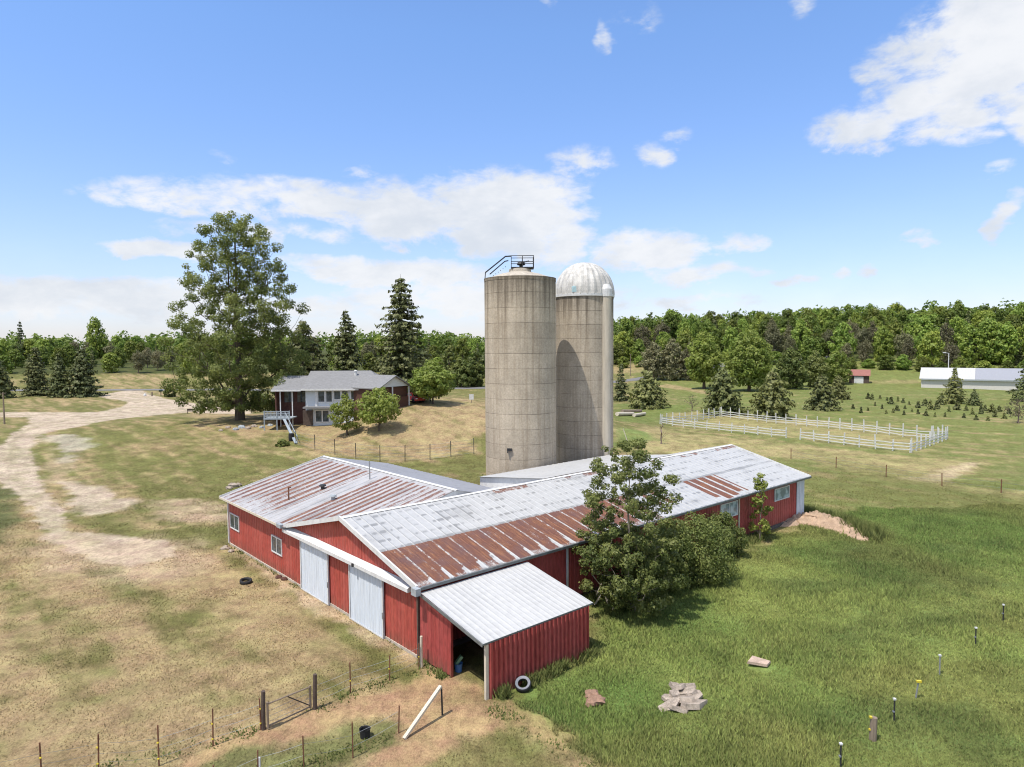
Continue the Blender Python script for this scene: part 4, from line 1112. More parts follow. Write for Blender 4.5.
# ------------------------------------------------------------------ house on the knoll
g0 = G(330, 425); s = g0.y / F
house = empty('house', (g0.x, g0.y, g0.z), 'low pale ranch house with grey shingle roof and walk-out lower floor behind the apple trees', 'house')
def hx(px): return (px - 330) * s
def hz(py): return (425 - py) * s
ze, zr = hz(388.5), hz(371.5)
D2 = 4.6
mb = MB()
mb.box(hx(306), hx(386), 0, 9.2, -1.5, ze); mb.build('wall', M['siding'], house)
mb = MB(); mb.box(hx(275), hx(306) - .02, 2.2, 8.8, -1.5, ze - .1); mb.box(hx(275), hx(275) + .2, .2, 2.2, -1.2, ze - .1); mb.build('wall', M['brick'], house)
# main roof with hip at its right end
mb = MB(); xl, xr = hx(303), hx(388); xh = hx(366); th = .16
def roof_faces(mb, x0, x1, xhip, zE, zR, y0, y1):
    ym = (y0 + y1) / 2
    a = [(x0, y0, zE), (x1, y0, zE), (xhip, ym, zR), (x0, ym, zR), (x1, y1, zE), (x0, y1, zE)]
    lo = [(p[0], p[1], p[2] - th) for p in a]
    mb.add(a, [(0, 1, 2, 3), (1, 4, 2), (3, 2, 4, 5)])
    mb.add(a + lo, [(0, 6, 7, 1), (1, 7, 10, 4), (4, 10, 11, 5), (0, 3, 9, 6), (3, 5, 11, 9), (6, 9, 8, 7), (7, 8, 10), (9, 11, 10, 8)])
roof_faces(mb, xl, xr, xh, ze, zr, -.7, 9.9)
rf_ = mb.build('roof', M['shingle'], house)
mb = MB(); mb.tube([(hx(352), 3.2, zr - 1.2), (hx(352), 3.2, zr - .05)], .22, 8); mb.lathe([(.3, 0), (.3, .12), (0, .25)], 8, (hx(352), 3.2, zr - .08)); mb.build('roof_vent', M['white'], rf_)
mb = MB(); roof_faces(mb, hx(273), hx(303) - .05, hx(303) - .06, ze - .12, zr - .75, -.6, 9.4); mb.build('roof', M['shingle'], house)
mb = MB(); mb.box(xl, xr, -.78, -.71, ze - .22, ze + .02); mb.box(hx(273), xl - .05, -.68, -.61, ze - .33, ze - .1); mb.build('fascia', M['white'], house)
# right block: gable turned to the right of the front
ang = R(-38); e1 = Vector((math.cos(ang), math.sin(ang), 0)); e2 = Vector((-e1.y, e1.x, 0)); gc = Vector((hx(396.5), -1.2, 0)); hw = 3.1
zE2, zR2 = hz(385.5), hz(375)
def q(a, b, z): 
    p = gc + e1 * a + e2 * b; return (p.x, p.y, z)
mb = MB(); Lb = 9
for sgn in (-1, 1):
    A = [q(.5, sgn * (hw + .4), zE2 - .25), q(.5, 0, zR2), q(-Lb, 0, zR2), q(-Lb, sgn * (hw + .4), zE2 - .25)]
    B = [(p[0], p[1], p[2] - .15) for p in A]
    mb.add(A + B, [(0, 1, 2, 3), (4, 7, 6, 5), (0, 4, 5, 1), (2, 6, 7, 3), (3, 7, 4, 0)])
mb.build('roof', M['shingle'], house)
mb = MB(); mb.poly([q(0, -hw, zE2 - .12), q(0, hw, zE2 - .12), q(0, 0, zR2 - .16)]); mb.build('gable', M['siding'], house)
mb = MB()
P4 = [q(-.4, -hw, 0), q(-.4, hw, 0), q(-Lb, hw, 0), q(-Lb, -hw, 0)]
mb.add([(p[0], p[1], .3) for p in P4] + [(p[0], p[1], zE2 - .2) for p in P4], [(0, 1, 5, 4), (1, 2, 6, 5), (2, 3, 7, 6), (3, 0, 4, 7)]); mb.build('wall', M['brown'], house)
mb = MB()
for b in (-hw + .1, -.4, hw - .1): mb = MB(); mb.bar(q(.05, b, .2), q(.05, b, zE2 - .15), .18, .18); mb.build('porch_post', M['white'], house)
mb = MB(); mb.bar(q(.0, .2, hz(404)), q(.0, hw - .1, hz(404)), .1, 2.2); mb.build('porch_wall', M['brown'], house)
def hwin(x0, x1, y0, y1, n=1, yoff=0.0):
    a, b, lo, hi = hx(x0), hx(x1), hz(y1), hz(y0); fr = MB(); w = .14
    fr.box(a - w, a, -.09 - yoff, -yoff, lo - w, hi + w); fr.box(b, b + w, -.09 - yoff, -yoff, lo - w, hi + w)
    fr.box(a, b, -.088 - yoff, -yoff, lo - w, lo); fr.box(a, b, -.088 - yoff, -yoff, hi, hi + w)
    for i in range(1, n): 
        c = a + (b - a) * i / n; fr.box(c - .09, c + .09, -.085 - yoff, -yoff, lo, hi)
    o = fr.build('window', M['white'], house)
    mb = MB(); mb.box(a, b, -.05 - yoff, -.02 - yoff, lo, hi); mb.build('pane', M['glass'], o)
hwin(319, 325, 391, 401.5); hwin(327, 332.5, 391, 401.5); hwin(335, 341, 391, 399); hwin(343, 348.5, 391, 399); hwin(352, 358, 391, 399); hwin(362, 374, 391, 400, 2)
hwin(316, 329, 410.5, 421.5, 2)
for px_ in (281, 293):
    mb = MB(); mb.box(hx(px_) - .07, hx(px_) + .07, -.2, -.06, -1, ze - .3); mb.build('porch_post', M['white'], house)
for px_, w_ in ((288, 1.2), (300, 1.0)):
    mb = MB(); mb.box(hx(px_) - w_, hx(px_) + w_ * .2, 2.12, 2.18, hz(403), hz(392)); mb.build('dark_window', M['glass'], house)
mb = MB(); mb.box(hx(315.5), hx(318), -.12, -.02, hz(408), ze - .2); mb.build('corner_board', M['white'], house)
mb = MB(); mb.box(hx(306), hx(334), -1.5, -.02, hz(407.5), hz(406)); mb.build('canopy', M['shingle'], house)
mb = MB(); mb.box(hx(303.5), hx(313), -.3, -.02, 0, hz(410)); mb.build('door', M['wood_dark'], house)
# deck and ramp
deck = empty('deck', (g0.x + hx(286), g0.y - 1.5, g0.z), 'pale blue-grey railed deck under the tall tree at the left end of the house', 'deck')
mb = MB(); mb.box(-2.3, 1.7, -1.8, 1.6, 1.25, 1.42); mb.build('platform', M['blue_grey_shaded'], deck)
for x in (-2.2, -.3, 1.6):
    mb = MB(); mb.bar((x, -1.7, -1.2), (x, -1.7, 2.55), .14, .14); mb.build('post', M['blue_grey_shaded'], deck)
mb = MB()
for zz in (1.75, 2.1, 2.45): mb.bar((-2.2, -1.72, zz), (1.6, -1.72, zz), .05, .12)
for k in range(18): mb.bar((-2.1 + k * .21, -1.7, 1.4), (-2.1 + k * .21, -1.7, 2.45), .07, .04)
mb.build('railing', M['blue_grey_shaded'], deck)
gr = G(296, 444); st0 = Vector((g0.x + hx(291.5), g0.y - 3.4, g0.z + 1.3))
ramp = empty('ramp', (gr.x, gr.y, gr.z), 'narrow white ramp with handrail running down from the deck', 'ramp')
e = st0 - gr
mb = MB(); mb.bar((0, 0, .1), tuple(e), .36, .12); mb.build('walkway', M['blue_grey_shaded'], ramp)
mb = MB(); mb.bar((.2, 0, 1.0), tuple(e + Vector((.2, 0, .95))), .07, .09)
for t_ in (0.02, .33, .66, .98): mb.bar(tuple(e * t_ + Vector((.2, 0, 0))), tuple(e * t_ + Vector((.2, 0, 1.0))), .08, .08)
mb.build('handrail', M['blue_grey_shaded'], ramp)
g = G(291.5, 441); mb = MB(); mb.lathe([(.0, 0), (.36, 0), (.40, .5), (.38, 1.0), (.30, 1.08), (0, 1.08)], 14); o = mb.build('barrel', M['black'], smooth=False); o.location = g
tag(o, 'black barrel standing at the foot of the white ramp', 'barrel')

# parked cars on the knoll
def car(label, px, py, paint, rz):
    g = G(px, py); r = empty('parked_car', g, label, 'car', None, rz)
    W = .88; prof = [(-2.2, .35), (-2.25, .75), (-2.1, .95), (-1.5, 1.02), (-1.0, 1.45), (.6, 1.48), (1.2, 1.02), (2.1, .9), (2.25, .7), (2.2, .35)]
    mb = MB(); n = len(prof); vs = []
    for y, k in ((-W, 1), (W, 1)):
        for x, z in prof: vs.append((x, y * (.86 if z > 1.1 else 1), z))
    mb.add(vs, [tuple(range(n)), tuple(range(2*n-1, n-1, -1))] + [(i, i + n, (i + 1) % n + n, (i + 1) % n) for i in range(n)])
    mb.build('body', paint, r)
    mb = MB()
    for sy in (-1, 1): mb.poly([(-1.35, sy * .875, 1.04), (-.95, sy * .79, 1.4), (.55, sy * .79, 1.42), (1.05, sy * .875, 1.04)])
    mb.poly([(-1.56, -.75, 1.03), (-1.56, .75, 1.03), (-1.08, .68, 1.42), (-1.08, -.68, 1.42)]); mb.poly([(1.2, -.75, 1.06), (1.2, .75, 1.06), (.68, .68, 1.45), (.68, -.68, 1.45)])
    mb.build('windows', M['glass'], r)
    for x in (-1.4, 1.4):
        for y in (-.82, .82):
            mb = MB(); mb.tube([(x, y - .1, .33), (x, y + .1, .33)], .33, 14); mb.build('wheel', M['rubber'], r)
    for y in (-.6, .6):
        mb = MB(); mb.box(2.2, 2.27, y - .18, y + .18, .62, .78); mb.build('headlight', M['white'], r)
car('red car parked at the right end of the house', 415, 402, M['car_red'], R(-60))
car('white car parked between the red car and the round pale-green tree', 424, 401, M['car_white'], R(-75))

# ------------------------------------------------------------------ farm buildings in the distance
def shed(name, label, cat, a, b, depth, hwall, hrise, wallm, roofm, over=.5):
    A = Vector((*a, 0)); Bv = Vector((*b, 0)); d = (Bv - A); L = d.length; rz = math.atan2(d.y, d.x)
    z = min(gz(*a), gz(*b)); r = empty(name, (a[0], a[1], z), label, cat, None, rz)
    mb = MB(); h = hwall; m_ = depth / 2
    mb.add([(0, 0, -2), (L, 0, -2), (L, depth, -2), (0, depth, -2), (0, 0, h), (L, 0, h), (L, depth, h), (0, depth, h), (0, m_, h + hrise), (L, m_, h + hrise)],
           [(0, 1, 5, 4), (2, 3, 7, 6), (1, 2, 6, 9, 5), (3, 0, 4, 8, 7)]); mb.build('wall', wallm, r)
    return r, L, m_, h
pa, pb = G(921, 387.5), G(1024, 391.0); d_ = (pb - pa); pb2 = pa + d_ * 1.5
r, L, m_, h = shed('long_building', 'long low white building with pale metal roof along the foot of the wooded hill', 'farm building', (pa.x, pa.y), (pb2.x, pb2.y), 13, 3.3, 3.0, M['cream'], None)
slope = (3.0 + .25) / (m_ + .5)
for x0, x1, mt in ((-.5, L * .36, M['roof_white']), (L * .36 + .02, L + .5, M['roof_grey'])):
    mb = MB()
    for sg in (0, 1):
        y0 = -.6 if not sg else 2 * m_ + .6
        A = [(x0, y0, h - .2), (x1, y0, h - .2), (x1, m_, h + 3.05), (x0, m_, h + 3.05)]; Bq = [(p[0], p[1], p[2] - .14) for p in A]
        mb.add(A + Bq, [(0, 1, 2, 3), (4, 7, 6, 5), (0, 4, 5, 1), (1, 5, 6, 2), (3, 7, 4, 0)])
    mb.build('roof', mt, r)
mb = MB(); mb.box(0, L, -.64, -.05, h - .62, h - .22); mb.build('eave_band', M['trim_grey'], r)
pa, pb = G(849, 383), G(869, 383.5)
r, L, m_, h = shed('small_shed', 'small dark shed with faded red roof and white front at the wood edge', 'shed', (pa.x, pa.y), (pb.x, pb.y), 5, 2.9, 1.7, M['wood_dark'], None)
mb = MB()
for y0, mt in ((-.5, 0), (5.5, 0)):
    A = [(-.4, y0, h - .25), (L + .4, y0, h - .25), (L + .4, m_, h + 1.75), (-.4, m_, h + 1.75)]; Bq = [(p[0], p[1], p[2] - .12) for p in A]
    mb.add(A + Bq, [(0, 1, 2, 3), (4, 7, 6, 5), (0, 4, 5, 1), (1, 5, 6, 2), (3, 7, 4, 0)])
mb.build('roof', M['pinkroof'], r)
mb = MB(); mb.box(L * .25, L * .72, -.12, -.02, 0, 2.3); mb.build('door', M['white'], r)

# road
def ribbon(name, pts, w, mat, lift=.05):
    dense = []
    for i in range(len(pts) - 1):
        n = max(2, int((Vector(pts[i+1]) - Vector(pts[i])).length / 3))
        for k in range(n): t = k / n; dense.append((pts[i][0] * (1-t) + pts[i+1][0] * t, pts[i][1] * (1-t) + pts[i+1][1] * t))
    dense.append(pts[-1])
    for _ in range(40): dense = [dense[0]] + [((dense[i-1][0] + dense[i+1][0]) / 2, (dense[i-1][1] + dense[i+1][1]) / 2) for i in range(1, len(dense)-1)] + [dense[-1]]
    mb = MB(); vs = []; fs = []
    for i, p in enumerate(dense):
        a = Vector(dense[max(i-1, 0)]); b = Vector(dense[min(i+1, len(dense)-1)]); d = (b - a).normalized(); nrm = Vector((-d.y, d.x))
        for k in (-1, -.5, 0, .5, 1): x, y = p[0] + nrm.x * w / 2 * k, p[1] + nrm.y * w / 2 * k; vs.append((x, y, gz(x, y) + lift + .25 * (1 - k * k)))
    for i in range(len(dense) - 1):
        for k in range(4): fs.append((i*5+k, i*5+k+1, (i+1)*5+k+1, (i+1)*5+k))
    mb.add(vs, fs); return tag(mb.build(name, mat, smooth=True), kind='structure')
rp = [(-330, 238), (-200, 236), (-140, 232), (-95, 228), (-50, 226), (-14, 228), (20, 240), (48, 262), (68, 283), (92, 294), (140, 300)]
ribbon('road', rp, 7.0, M['asphalt'])

# poles
def pole(label, px, py, top, r=.12, lamp=False, name='utility_pole'):
    g = G(px, py); hh = (py - top) * g.y / F; e = empty(name, g, label, 'pole'); mb = MB(); mb.tube([(0, 0, -.3), (0, 0, hh)], [r * 1.2, r * .8], 7)
    mb.build('pole', M['white'] if lamp else M['wood'], e)
    mb = MB()
    if lamp: mb.bar((0, 0, hh - .1), (-1.2, 0, hh + .15), .12, .12); mb.box(-1.9, -1.1, -.25, .25, hh, hh + .3)
    else: mb.bar((-.55, 0, hh - .3), (.55, 0, hh - .3), .1, .12); mb.tube([(-.45, 0, hh - .2), (-.45, 0, hh)], .05, 5); mb.tube([(.45, 0, hh - .2), (.45, 0, hh)], .05, 5)
    mb.build('lamp_head' if lamp else 'cross_arm', M['white'] if lamp else M['wood_dark'], e)
pole('grey wooden pole at the left edge beside the gravel drive', 4.5, 424, 392, .13)
pole('thin wooden pole in the tan field right of the domed silo', 630.5, 376, 354, .12)
pole('white yard lamp pole behind the long white building', 948, 383, 353, .14, True, 'lamp_pole')

# ------------------------------------------------------------------ fences
def pt(px, py): g = G(px, py); return Vector((g.x, g.y, 0))
M['fence_white'] = simple('weathered_white_paint', (.60, .60, .58), .7, var=.22)
pad = empty('paddock_fence', G(800, 435), 'white post-and-rail fence with tall posts round the paddock', 'fence')
po = Vector(pad.location)
def pad_side(a, b, n, rails=(.35, .75, 1.12), hh=(1.75, 2.1)):
    A, Bv = pt(*a), pt(*b); rl = [MB() for _ in rails]; prev = None
    for i in range(n + 1):
        p = A + (Bv - A) * i / n; p.z = gz(p.x, p.y); lp = p - po
        mb = MB(); ht = random.uniform(*hh); mb.bar(lp + Vector((0, 0, -.2)), lp + Vector((random.uniform(-.12, .12), random.uniform(-.12, .12), ht)), .13, .13); mb.build('post', M['fence_white'], pad)
        if prev is not None:
            for r_, z in zip(rl, rails): r_.bar(prev + Vector((0, -.11, z + random.uniform(-.07, .07))), lp + Vector((0, -.11, z + random.uniform(-.07, .07))), .04, .12)
        prev = lp
    for r_ in rl: r_.build('rail', M['fence_white'], pad)
pad_side((660, 424), (720, 417), 10); pad_side((722, 417), (931, 439.5), 19); pad_side((933, 439.6), (947.5, 438.5), 3); pad_side((946, 440), (911.5, 452.5), 8)
pad_side((800, 439.5), (910, 452.6), 7, hh=(1.5, 2.1)); pad_side((661.5, 424.3), (786, 438), 10, hh=(1.2, 1.9))

def wire_fence(name, label, posts, heights, wires, mat, r=.03, offs=0.0, insul=False, wr=.006, name_post='post', tops=None):
    g = G(*posts[0]); f = empty(name, g, label, 'fence'); o = Vector(g); P_ = []
    for i, (px, py) in enumerate(posts):
        p = Vector(G(px, py)) - o; P_.append(p); h_ = heights[i] if isinstance(heights, (list, tuple)) else heights
        mb = MB(); tl = (random.uniform(-.04, .04), random.uniform(-.04, .04))
        mb.tube([p + Vector((0, 0, -.2)), p + Vector((tl[0], tl[1], h_))], r, 6)
        pp = mb.build('post', mat, f)
        if insul:
            mb = MB()
            for zz in insul:
                mb = MB(); mb.box(p.x - .03, p.x + .03, p.y - .05, p.y + .0, p.z + zz, p.z + zz + .04); mb.build('insulator', M['yellow'], pp)
    mb = MB()
    for w in wires:
        for a, b in zip(P_[:-1], P_[1:]):
            m_ = (a + b) / 2 + Vector((0, 0, w - .03)); mb.tube([a + Vector((0, 0, w)), m_, b + Vector((0, 0, w))], wr, 3, cap=False)
    mb.build('wire', M['steel'], f)
    return f
wire_fence('wire_fence', 'thin brown metal posts with wire leading left from the farm gate to the picture edge', [(-20, 795), (42, 782), (98.5, 771), (159, 766), (213, 746), (261, 730)], [1.3, 1.3, 1.25, 1.4, 1.35, 1.2], (.3, .6, .95), M['rusty'], .028, insul=(.25, .8))
wire_fence('wire_fence', 'thin brown posts with wire between the farm gate and the barn corner', [(316.5, 708), (350.5, 693), (389.5, 680.5), (419, 668)], [1.2, 1.27, 1.1, 1.1], (.3, .6, .9), M['rusty'], .026, insul=(.5,))
wire_fence('wire_fence', 'sagging wire on thin posts along the grassy strip below the farm gate', [(215, 800), (258, 782), (304, 767), (353, 758), (398.5, 733)], [1.1, 1.05, 1.1, 1.25, 1.0], (.4, .8), M['rusty'], .024)
wire_fence('wire_fence', 'woven wire fence on slim dark posts across the slope behind the barn', [(296, 445), (315, 450), (335, 455), (356, 459), (380, 461.5), (405, 461.5), (430, 460), (451, 457), (474, 454)], 2.0, (.2, .6, 1.0, 1.4, 1.85), M['dark'], .045, wr=.014)
wire_fence('wire_fence', 'sparse brown posts with wire along the mown strip beyond the barn end', [(791, 459), (836, 468), (886, 477), (942, 486), (1001, 493), (1060, 501)], 1.3, (.5, 1.0), M['rusty'], .05, wr=.008)
# farm gate between two wooden posts
ga, gb2 = Vector(G(268, 730)), Vector(G(310.5, 709.5))
for px, py, hh, lb_ in ((263.5, 729.5, 1.45, 'thick dark wooden gate post on the left side of the farm gate'), (315, 709, 1.38, 'thick dark wooden gate post on the barn side of the farm gate')):
    g = G(px, py); mb = MB(); mb.tube([(0, 0, -.3), (.01, 0, hh * .5), (.03, 0, hh)], [.085, .08, .075], 9); o = mb.build('gate_post', M['wood_dark']); o.location = g; tag(o, lb_, 'gate post')
gate = empty('farm_gate', ga, 'light tubular metal farm gate with a diagonal brace', 'gate'); e = gb2 - ga
mb = MB()
for t_ in (0, 1): mb.tube([e * t_ + Vector((0, 0, .08)), e * t_ + Vector((0, 0, 1.05 if t_ == 0 else .95))], .045, 7)
mb.tube([Vector((0, 0, .98)), e + Vector((0, 0, .9))], .03, 6); mb.tube([Vector((0, 0, .15)), e + Vector((0, 0, .12))], .03, 6)
mb.build('gate_frame', M['wood'], gate)
mb = MB(); mb.tube([e * .45 + Vector((0, 0, .93)), e + Vector((0, 0, .15))], .022, 5); mb.build('brace', M['dark'], gate)
mb = MB()
for zz in (.3, .5, .7): mb.tube([Vector((0, 0, zz)), e + Vector((0, 0, zz - .03))], .007, 4)
mb.build('wire', M['steel'], gate)
# braced end post with the pale plank
gp, gq = Vector(G(442.5, 715)), Vector(G(404, 739.5))
br = empty('braced_post', gp, 'thin dark post propped by a long pale leaning plank in the trampled yard', 'fence post'); e = gq - gp
mb = MB(); mb.tube([(0, 0, -.2), (-.03, 0, 1.08)], .035, 7); mb.build('post', M['dark'], br)
mb = MB(); mb.bar((-.05, -.03, 1.15), (e.x, e.y, e.z + .03), .13, .09); mb.build('plank', M['wood_pale'], br)
g = G(421.5, 667); mb = MB(); mb.tube([(0, 0, -.2), (0, 0, .7), (.01, 0, 1.38)], [.07, .065, .06], 8); o = mb.build('corner_post', M['wood_pale']); o.location = g; tag(o, 'pale round wooden post close against the lean-to front wall', 'fence post')
g = G(259.5, 775); mb = MB(); mb.bar((0, 0, -.2), (0, 0, .6), .08, .06); o = mb.build('short_stake', M['white']); o.location = g; tag(o, 'short white stake at the bottom edge below the farm gate', 'stake')
# lone posts of the electric line in the meadow
lab = ['thin dark post with white insulators, farthest up the meadow line', 'thin dark post with white insulators, second from the far end of the meadow line', 'thin grey post with pale top in the middle of the meadow line',
       'leaning grey post with bright yellow cap in the meadow', 'thin dark post with white cap just beyond the weathered wooden post', None, 'thin dark post with white cap at the bottom edge of the meadow']
for (px, py, top), lb_, kind in zip(((1003, 621, 605), (975.5, 645, 628), (939.5, 675, 655.5), (915, 698.5, 681.5), (894, 722.5, 699), (872.5, 740, 717), (840.5, 767, 743.5)), lab, 'ddgydwd'):
    g = G(px, py); hh = (py - top) * g.y / F * 1.05
    if kind == 'w':
        o = empty('wooden_post', g, 'stout weathered grey wooden post in the meadow line', 'fence post', 'posts of the meadow line'); mb = MB(); mb.tube([(0, 0, -.3), (.02, 0, hh * .6), (.04, 0, hh)], [.13, .12, .11], 9); pp = mb.build('post', M['wood'], o)
    else:
        o = empty('meadow_post', g, lb_, 'fence post', 'posts of the meadow line'); mb = MB(); mb.tube([(0, 0, -.2), (.12 if kind == 'y' else .0, 0, hh)], .032, 6); pp = mb.build('post', M['dark'] if kind == 'd' else M['steel'], o)
    mb = MB()
    if kind == 'y': mb.box(.04, .22, -.06, .04, hh - .03, hh + .05)
    else:
        off = .1 if kind == 'w' else .02
        if kind != 'g': mb.box(-off - .04, -off + .02, -.05, .03, hh * .45, hh * .45 + .05); mb.build('insulator', M['yellow'] if kind in 'yw' else M['rim'], pp); mb = MB()
        mb.box(-off - .03, -off + .06, -.05, .04, hh - .02, hh + .04)
    mb.build('insulator', M['yellow'] if kind in 'yw' else M['white'], pp)

# ------------------------------------------------------------------ small things
def tyre(label, px, py, R_, tilt, rim=False):
    g = G(px, py); o = empty('tyre', g + Vector((0, 0, .08)), label, 'tyre'); o.rotation_euler = tilt
    mb = MB(); prof = [(R_ * .62, -.08), (R_ * .85, -.11), (R_ * .97, -.09), (R_, 0), (R_ * .97, .09), (R_ * .85, .11), (R_ * .62, .08), (R_ * .6, 0), (R_ * .62, -.08)]
    mb.lathe(prof, 28); mb.build('tyre_body', M['rubber'], o, True)
    if rim: mb = MB(); mb.lathe([(R_ * .60, .085), (R_ * .88, .125), (R_ * .90, .122), (R_ * .9, .10)], 28); mb.build('pale_sidewall', M['rim'], o)
    return o
tyre('black tyre lying on the dry grass before the barn wing', 246, 583, .36, (R(8), R(4), .3)).location.z += .03
tyre('tyre with pale sidewall leaning in the grass beside the lean-to', 523, 690, .34, (R(30), R(-6), 0), True).location.z += .16
g = G(365, 737); o = empty('black_tub', g, 'small black tub in the grassy strip below the farm gate', 'tub'); mb = MB(); mb.lathe([(0, .02), (.17, .0), (.20, .3), (.21, .32), (.17, .3), (.15, .06), (0, .05)], 14); mb.build('tub_body', M['rubber'], o); mb = MB(); mb.tube([(-.2, 0, .31), (-.1, -.06, .44), (.1, -.06, .44), (.2, 0, .31)], .014, 5); mb.build('handle', M['dark'], o)
g = G(458.5, 671); o = empty('blue_bucket', g, 'blue bucket with a green scoop in the lean-to opening', 'bucket'); mb = MB(); mb.lathe([(0, 0), (.15, 0), (.18, .34), (.19, .36), (.16, .34), (.14, .05), (0, .04)], 14); mb.build('bucket_body', M['blue'], o)
mb = MB(); mb.bar((-.12, .02, .3), (.14, .1, .62), .18, .12); mb.build('scoop', M['green_pl'], o)

def rock_mesh(name, mat, sx, sy, sz, seed, flat=False):
    rg = np.random.default_rng(seed); bm_v = []; n = 10; m_ = 6; mb = MB()
    vs = []; fs = []
    for i in range(m_ + 1):
        ph = math.pi * i / m_
        for k in range(n):
            th_ = 2 * math.pi * k / n; d = np.array([math.sin(ph) * math.cos(th_), math.sin(ph) * math.sin(th_), math.cos(ph)])
            if flat: d = np.sign(d) * np.abs(d) ** .45
            r_ = 1 + (.0 if i in (0, m_) else rg.uniform(-.22, .22)); vs.append((d[0] * sx * r_, d[1] * sy * r_, d[2] * sz * r_))
    for i in range(m_):
        for k in range(n): fs.append((i*n+k, (i+1)*n+k, (i+1)*n+(k+1) % n, i*n+(k+1) % n))
    mb.add(vs, fs); return mb.build(name, mat)
rg = random.Random(8)
def slab(name, mat, sx, sy, sz, seed):
    rr = random.Random(seed); n = rr.choice((4, 5, 5, 6)); mb = MB(); ang = sorted(rr.uniform(0, 6.28) for _ in range(n)); ang = [2 * math.pi * i / n + rr.uniform(-.35, .35) for i in range(n)]
    t = [(math.cos(a) * sx * rr.uniform(.8, 1.15), math.sin(a) * sy * rr.uniform(.8, 1.15)) for a in ang]
    vs = [(x, y, -sz / 2) for x, y in t] + [(x * .94, y * .94, sz / 2 + rr.uniform(-.02, .02)) for x, y in t]
    mb.add(vs, [tuple(range(n - 1, -1, -1)), tuple(range(n, 2 * n))] + [(i, (i + 1) % n, (i + 1) % n + n, i + n) for i in range(n)]); return mb.build(name, mat)
for i, (px, py, sx, sy, rot, zz) in enumerate(((670, 708, .62, .26, .35, .10), (684, 704, .45, .32, -.4, .2), (692, 708, .55, .3, .2, .12), (675, 700, .35, .26, .9, .26), (687, 697, .5, .28, -.5, .22), (679, 694, .36, .22, .1, .3), (694, 700, .42, .3, .6, .16), (680, 711, .5, .28, .1, .06), (668, 701, .3, .24, -.8, .12), (699, 705, .4, .25, .5, .08), (676, 690, .34, .2, -.6, .14), (685, 691, .42, .2, -.3, .16))):
    o = slab('concrete_slab', M['stone'], sx, sy, rg.uniform(.12, .22), 300 + i); g = G(px, py); o.location = (g.x, g.y, g.z + zz); o.rotation_euler = (rg.uniform(-.35, .35), rg.uniform(-.35, .35), rot)
    tag(o, 'broken pale concrete slab in the rubble heap in the meadow', 'slab', 'broken slabs in the meadow rubble heap')
for i, (px, py, sx) in enumerate(((592, 697, .30), (597, 703, .34), (591, 705, .26))):
    o = rock_mesh('dirt_clod', M['clod'], sx, sx * .9, .17, 320 + i); g = G(px, py); o.location = (g.x, g.y, g.z + .1)
    tag(o, 'reddish-brown clod of earth in the meadow between lean-to and rubble heap', 'dirt clod', 'earth clods beside the lean-to')
o = slab('flat_stone', M['stone_b'], .6, .46, .10, 330); g = G(760, 665); o.location = (g.x, g.y, g.z + .16); o.rotation_euler = (.12, .06, .2); tag(o, 'single flat pinkish stone slab lying in the meadow right of the rubble heap', 'stone')
for i, (px, py, sx) in enumerate(((233, 487, .55), (238, 486, .4), (229, 489, .35))):
    o = rock_mesh('rock', M['stone'], sx, sx * .8, sx * .55, 340 + i); g = G(px, py); o.location = (g.x, g.y, g.z + .1); tag(o, 'pale field stone behind the far corner of the barn wing', 'rock', 'field stones behind the barn wing')
for i, (px, py, sx) in enumerate(((242, 428, .6), (248, 429, .5), (236, 430, .45), (254, 427, .5), (262, 428, .4), (228, 428, .4), (270, 426, .45), (221, 431, .35))):
    o = rock_mesh('rock', M['stone' if i % 2 else 'trim_grey'], sx, sx * .8, sx * .6, 350 + i); g = G(px, py); o.location = (g.x, g.y, g.z + .1); tag(o, 'grey stone in the bed under the tall tree by the house', 'rock', 'stones in the bed under the tall tree')
for i, (px, py, sx) in enumerate(((225, 549, .3), (231, 552, .22), (279, 578, .22), (284, 580, .2))):
    o = rock_mesh('rock', M['stone'] if i < 2 else M['brick'], sx, sx * .8, sx * .6, 360 + i); g = G(px, py); o.location = (g.x, g.y, g.z + .06); tag(o, 'small pale stone at the left corner of the barn wing' if i < 2 else 'small reddish stone at the foot of the barn wing wall', 'rock', 'stones along the barn wall')
for i, (a, b, r_) in enumerate((((617, 416), (633, 415.5), .38), ((622, 415), (641, 414.5), .34), ((634, 417), (645, 415), .32))):
    A, Bv = Vector(G(*a)), Vector(G(*b)); mb = MB(); mb.tube([(0, 0, r_), tuple(Bv - A + Vector((0, 0, r_)))], [r_, r_ * .85], 10); o = mb.build('log', M['wood_pale' if i != 1 else 'wood']); o.location = A + Vector((0, 0, .4 if i == 1 else 0)); tag(o, 'pale felled log lying on the grass right of the domed silo', 'log', 'felled logs right of the silo')
A, Bv = Vector(G(629, 446)), Vector(G(626, 447)); mb = MB(); mb.bar((0, 0, 0), (-.75, .2, 2.3), .28, .08); o = mb.build('leaning_board', M['wood_pale']); o.location = A; tag(o, 'pale board standing at a slant behind the barn, right of the domed silo', 'board')
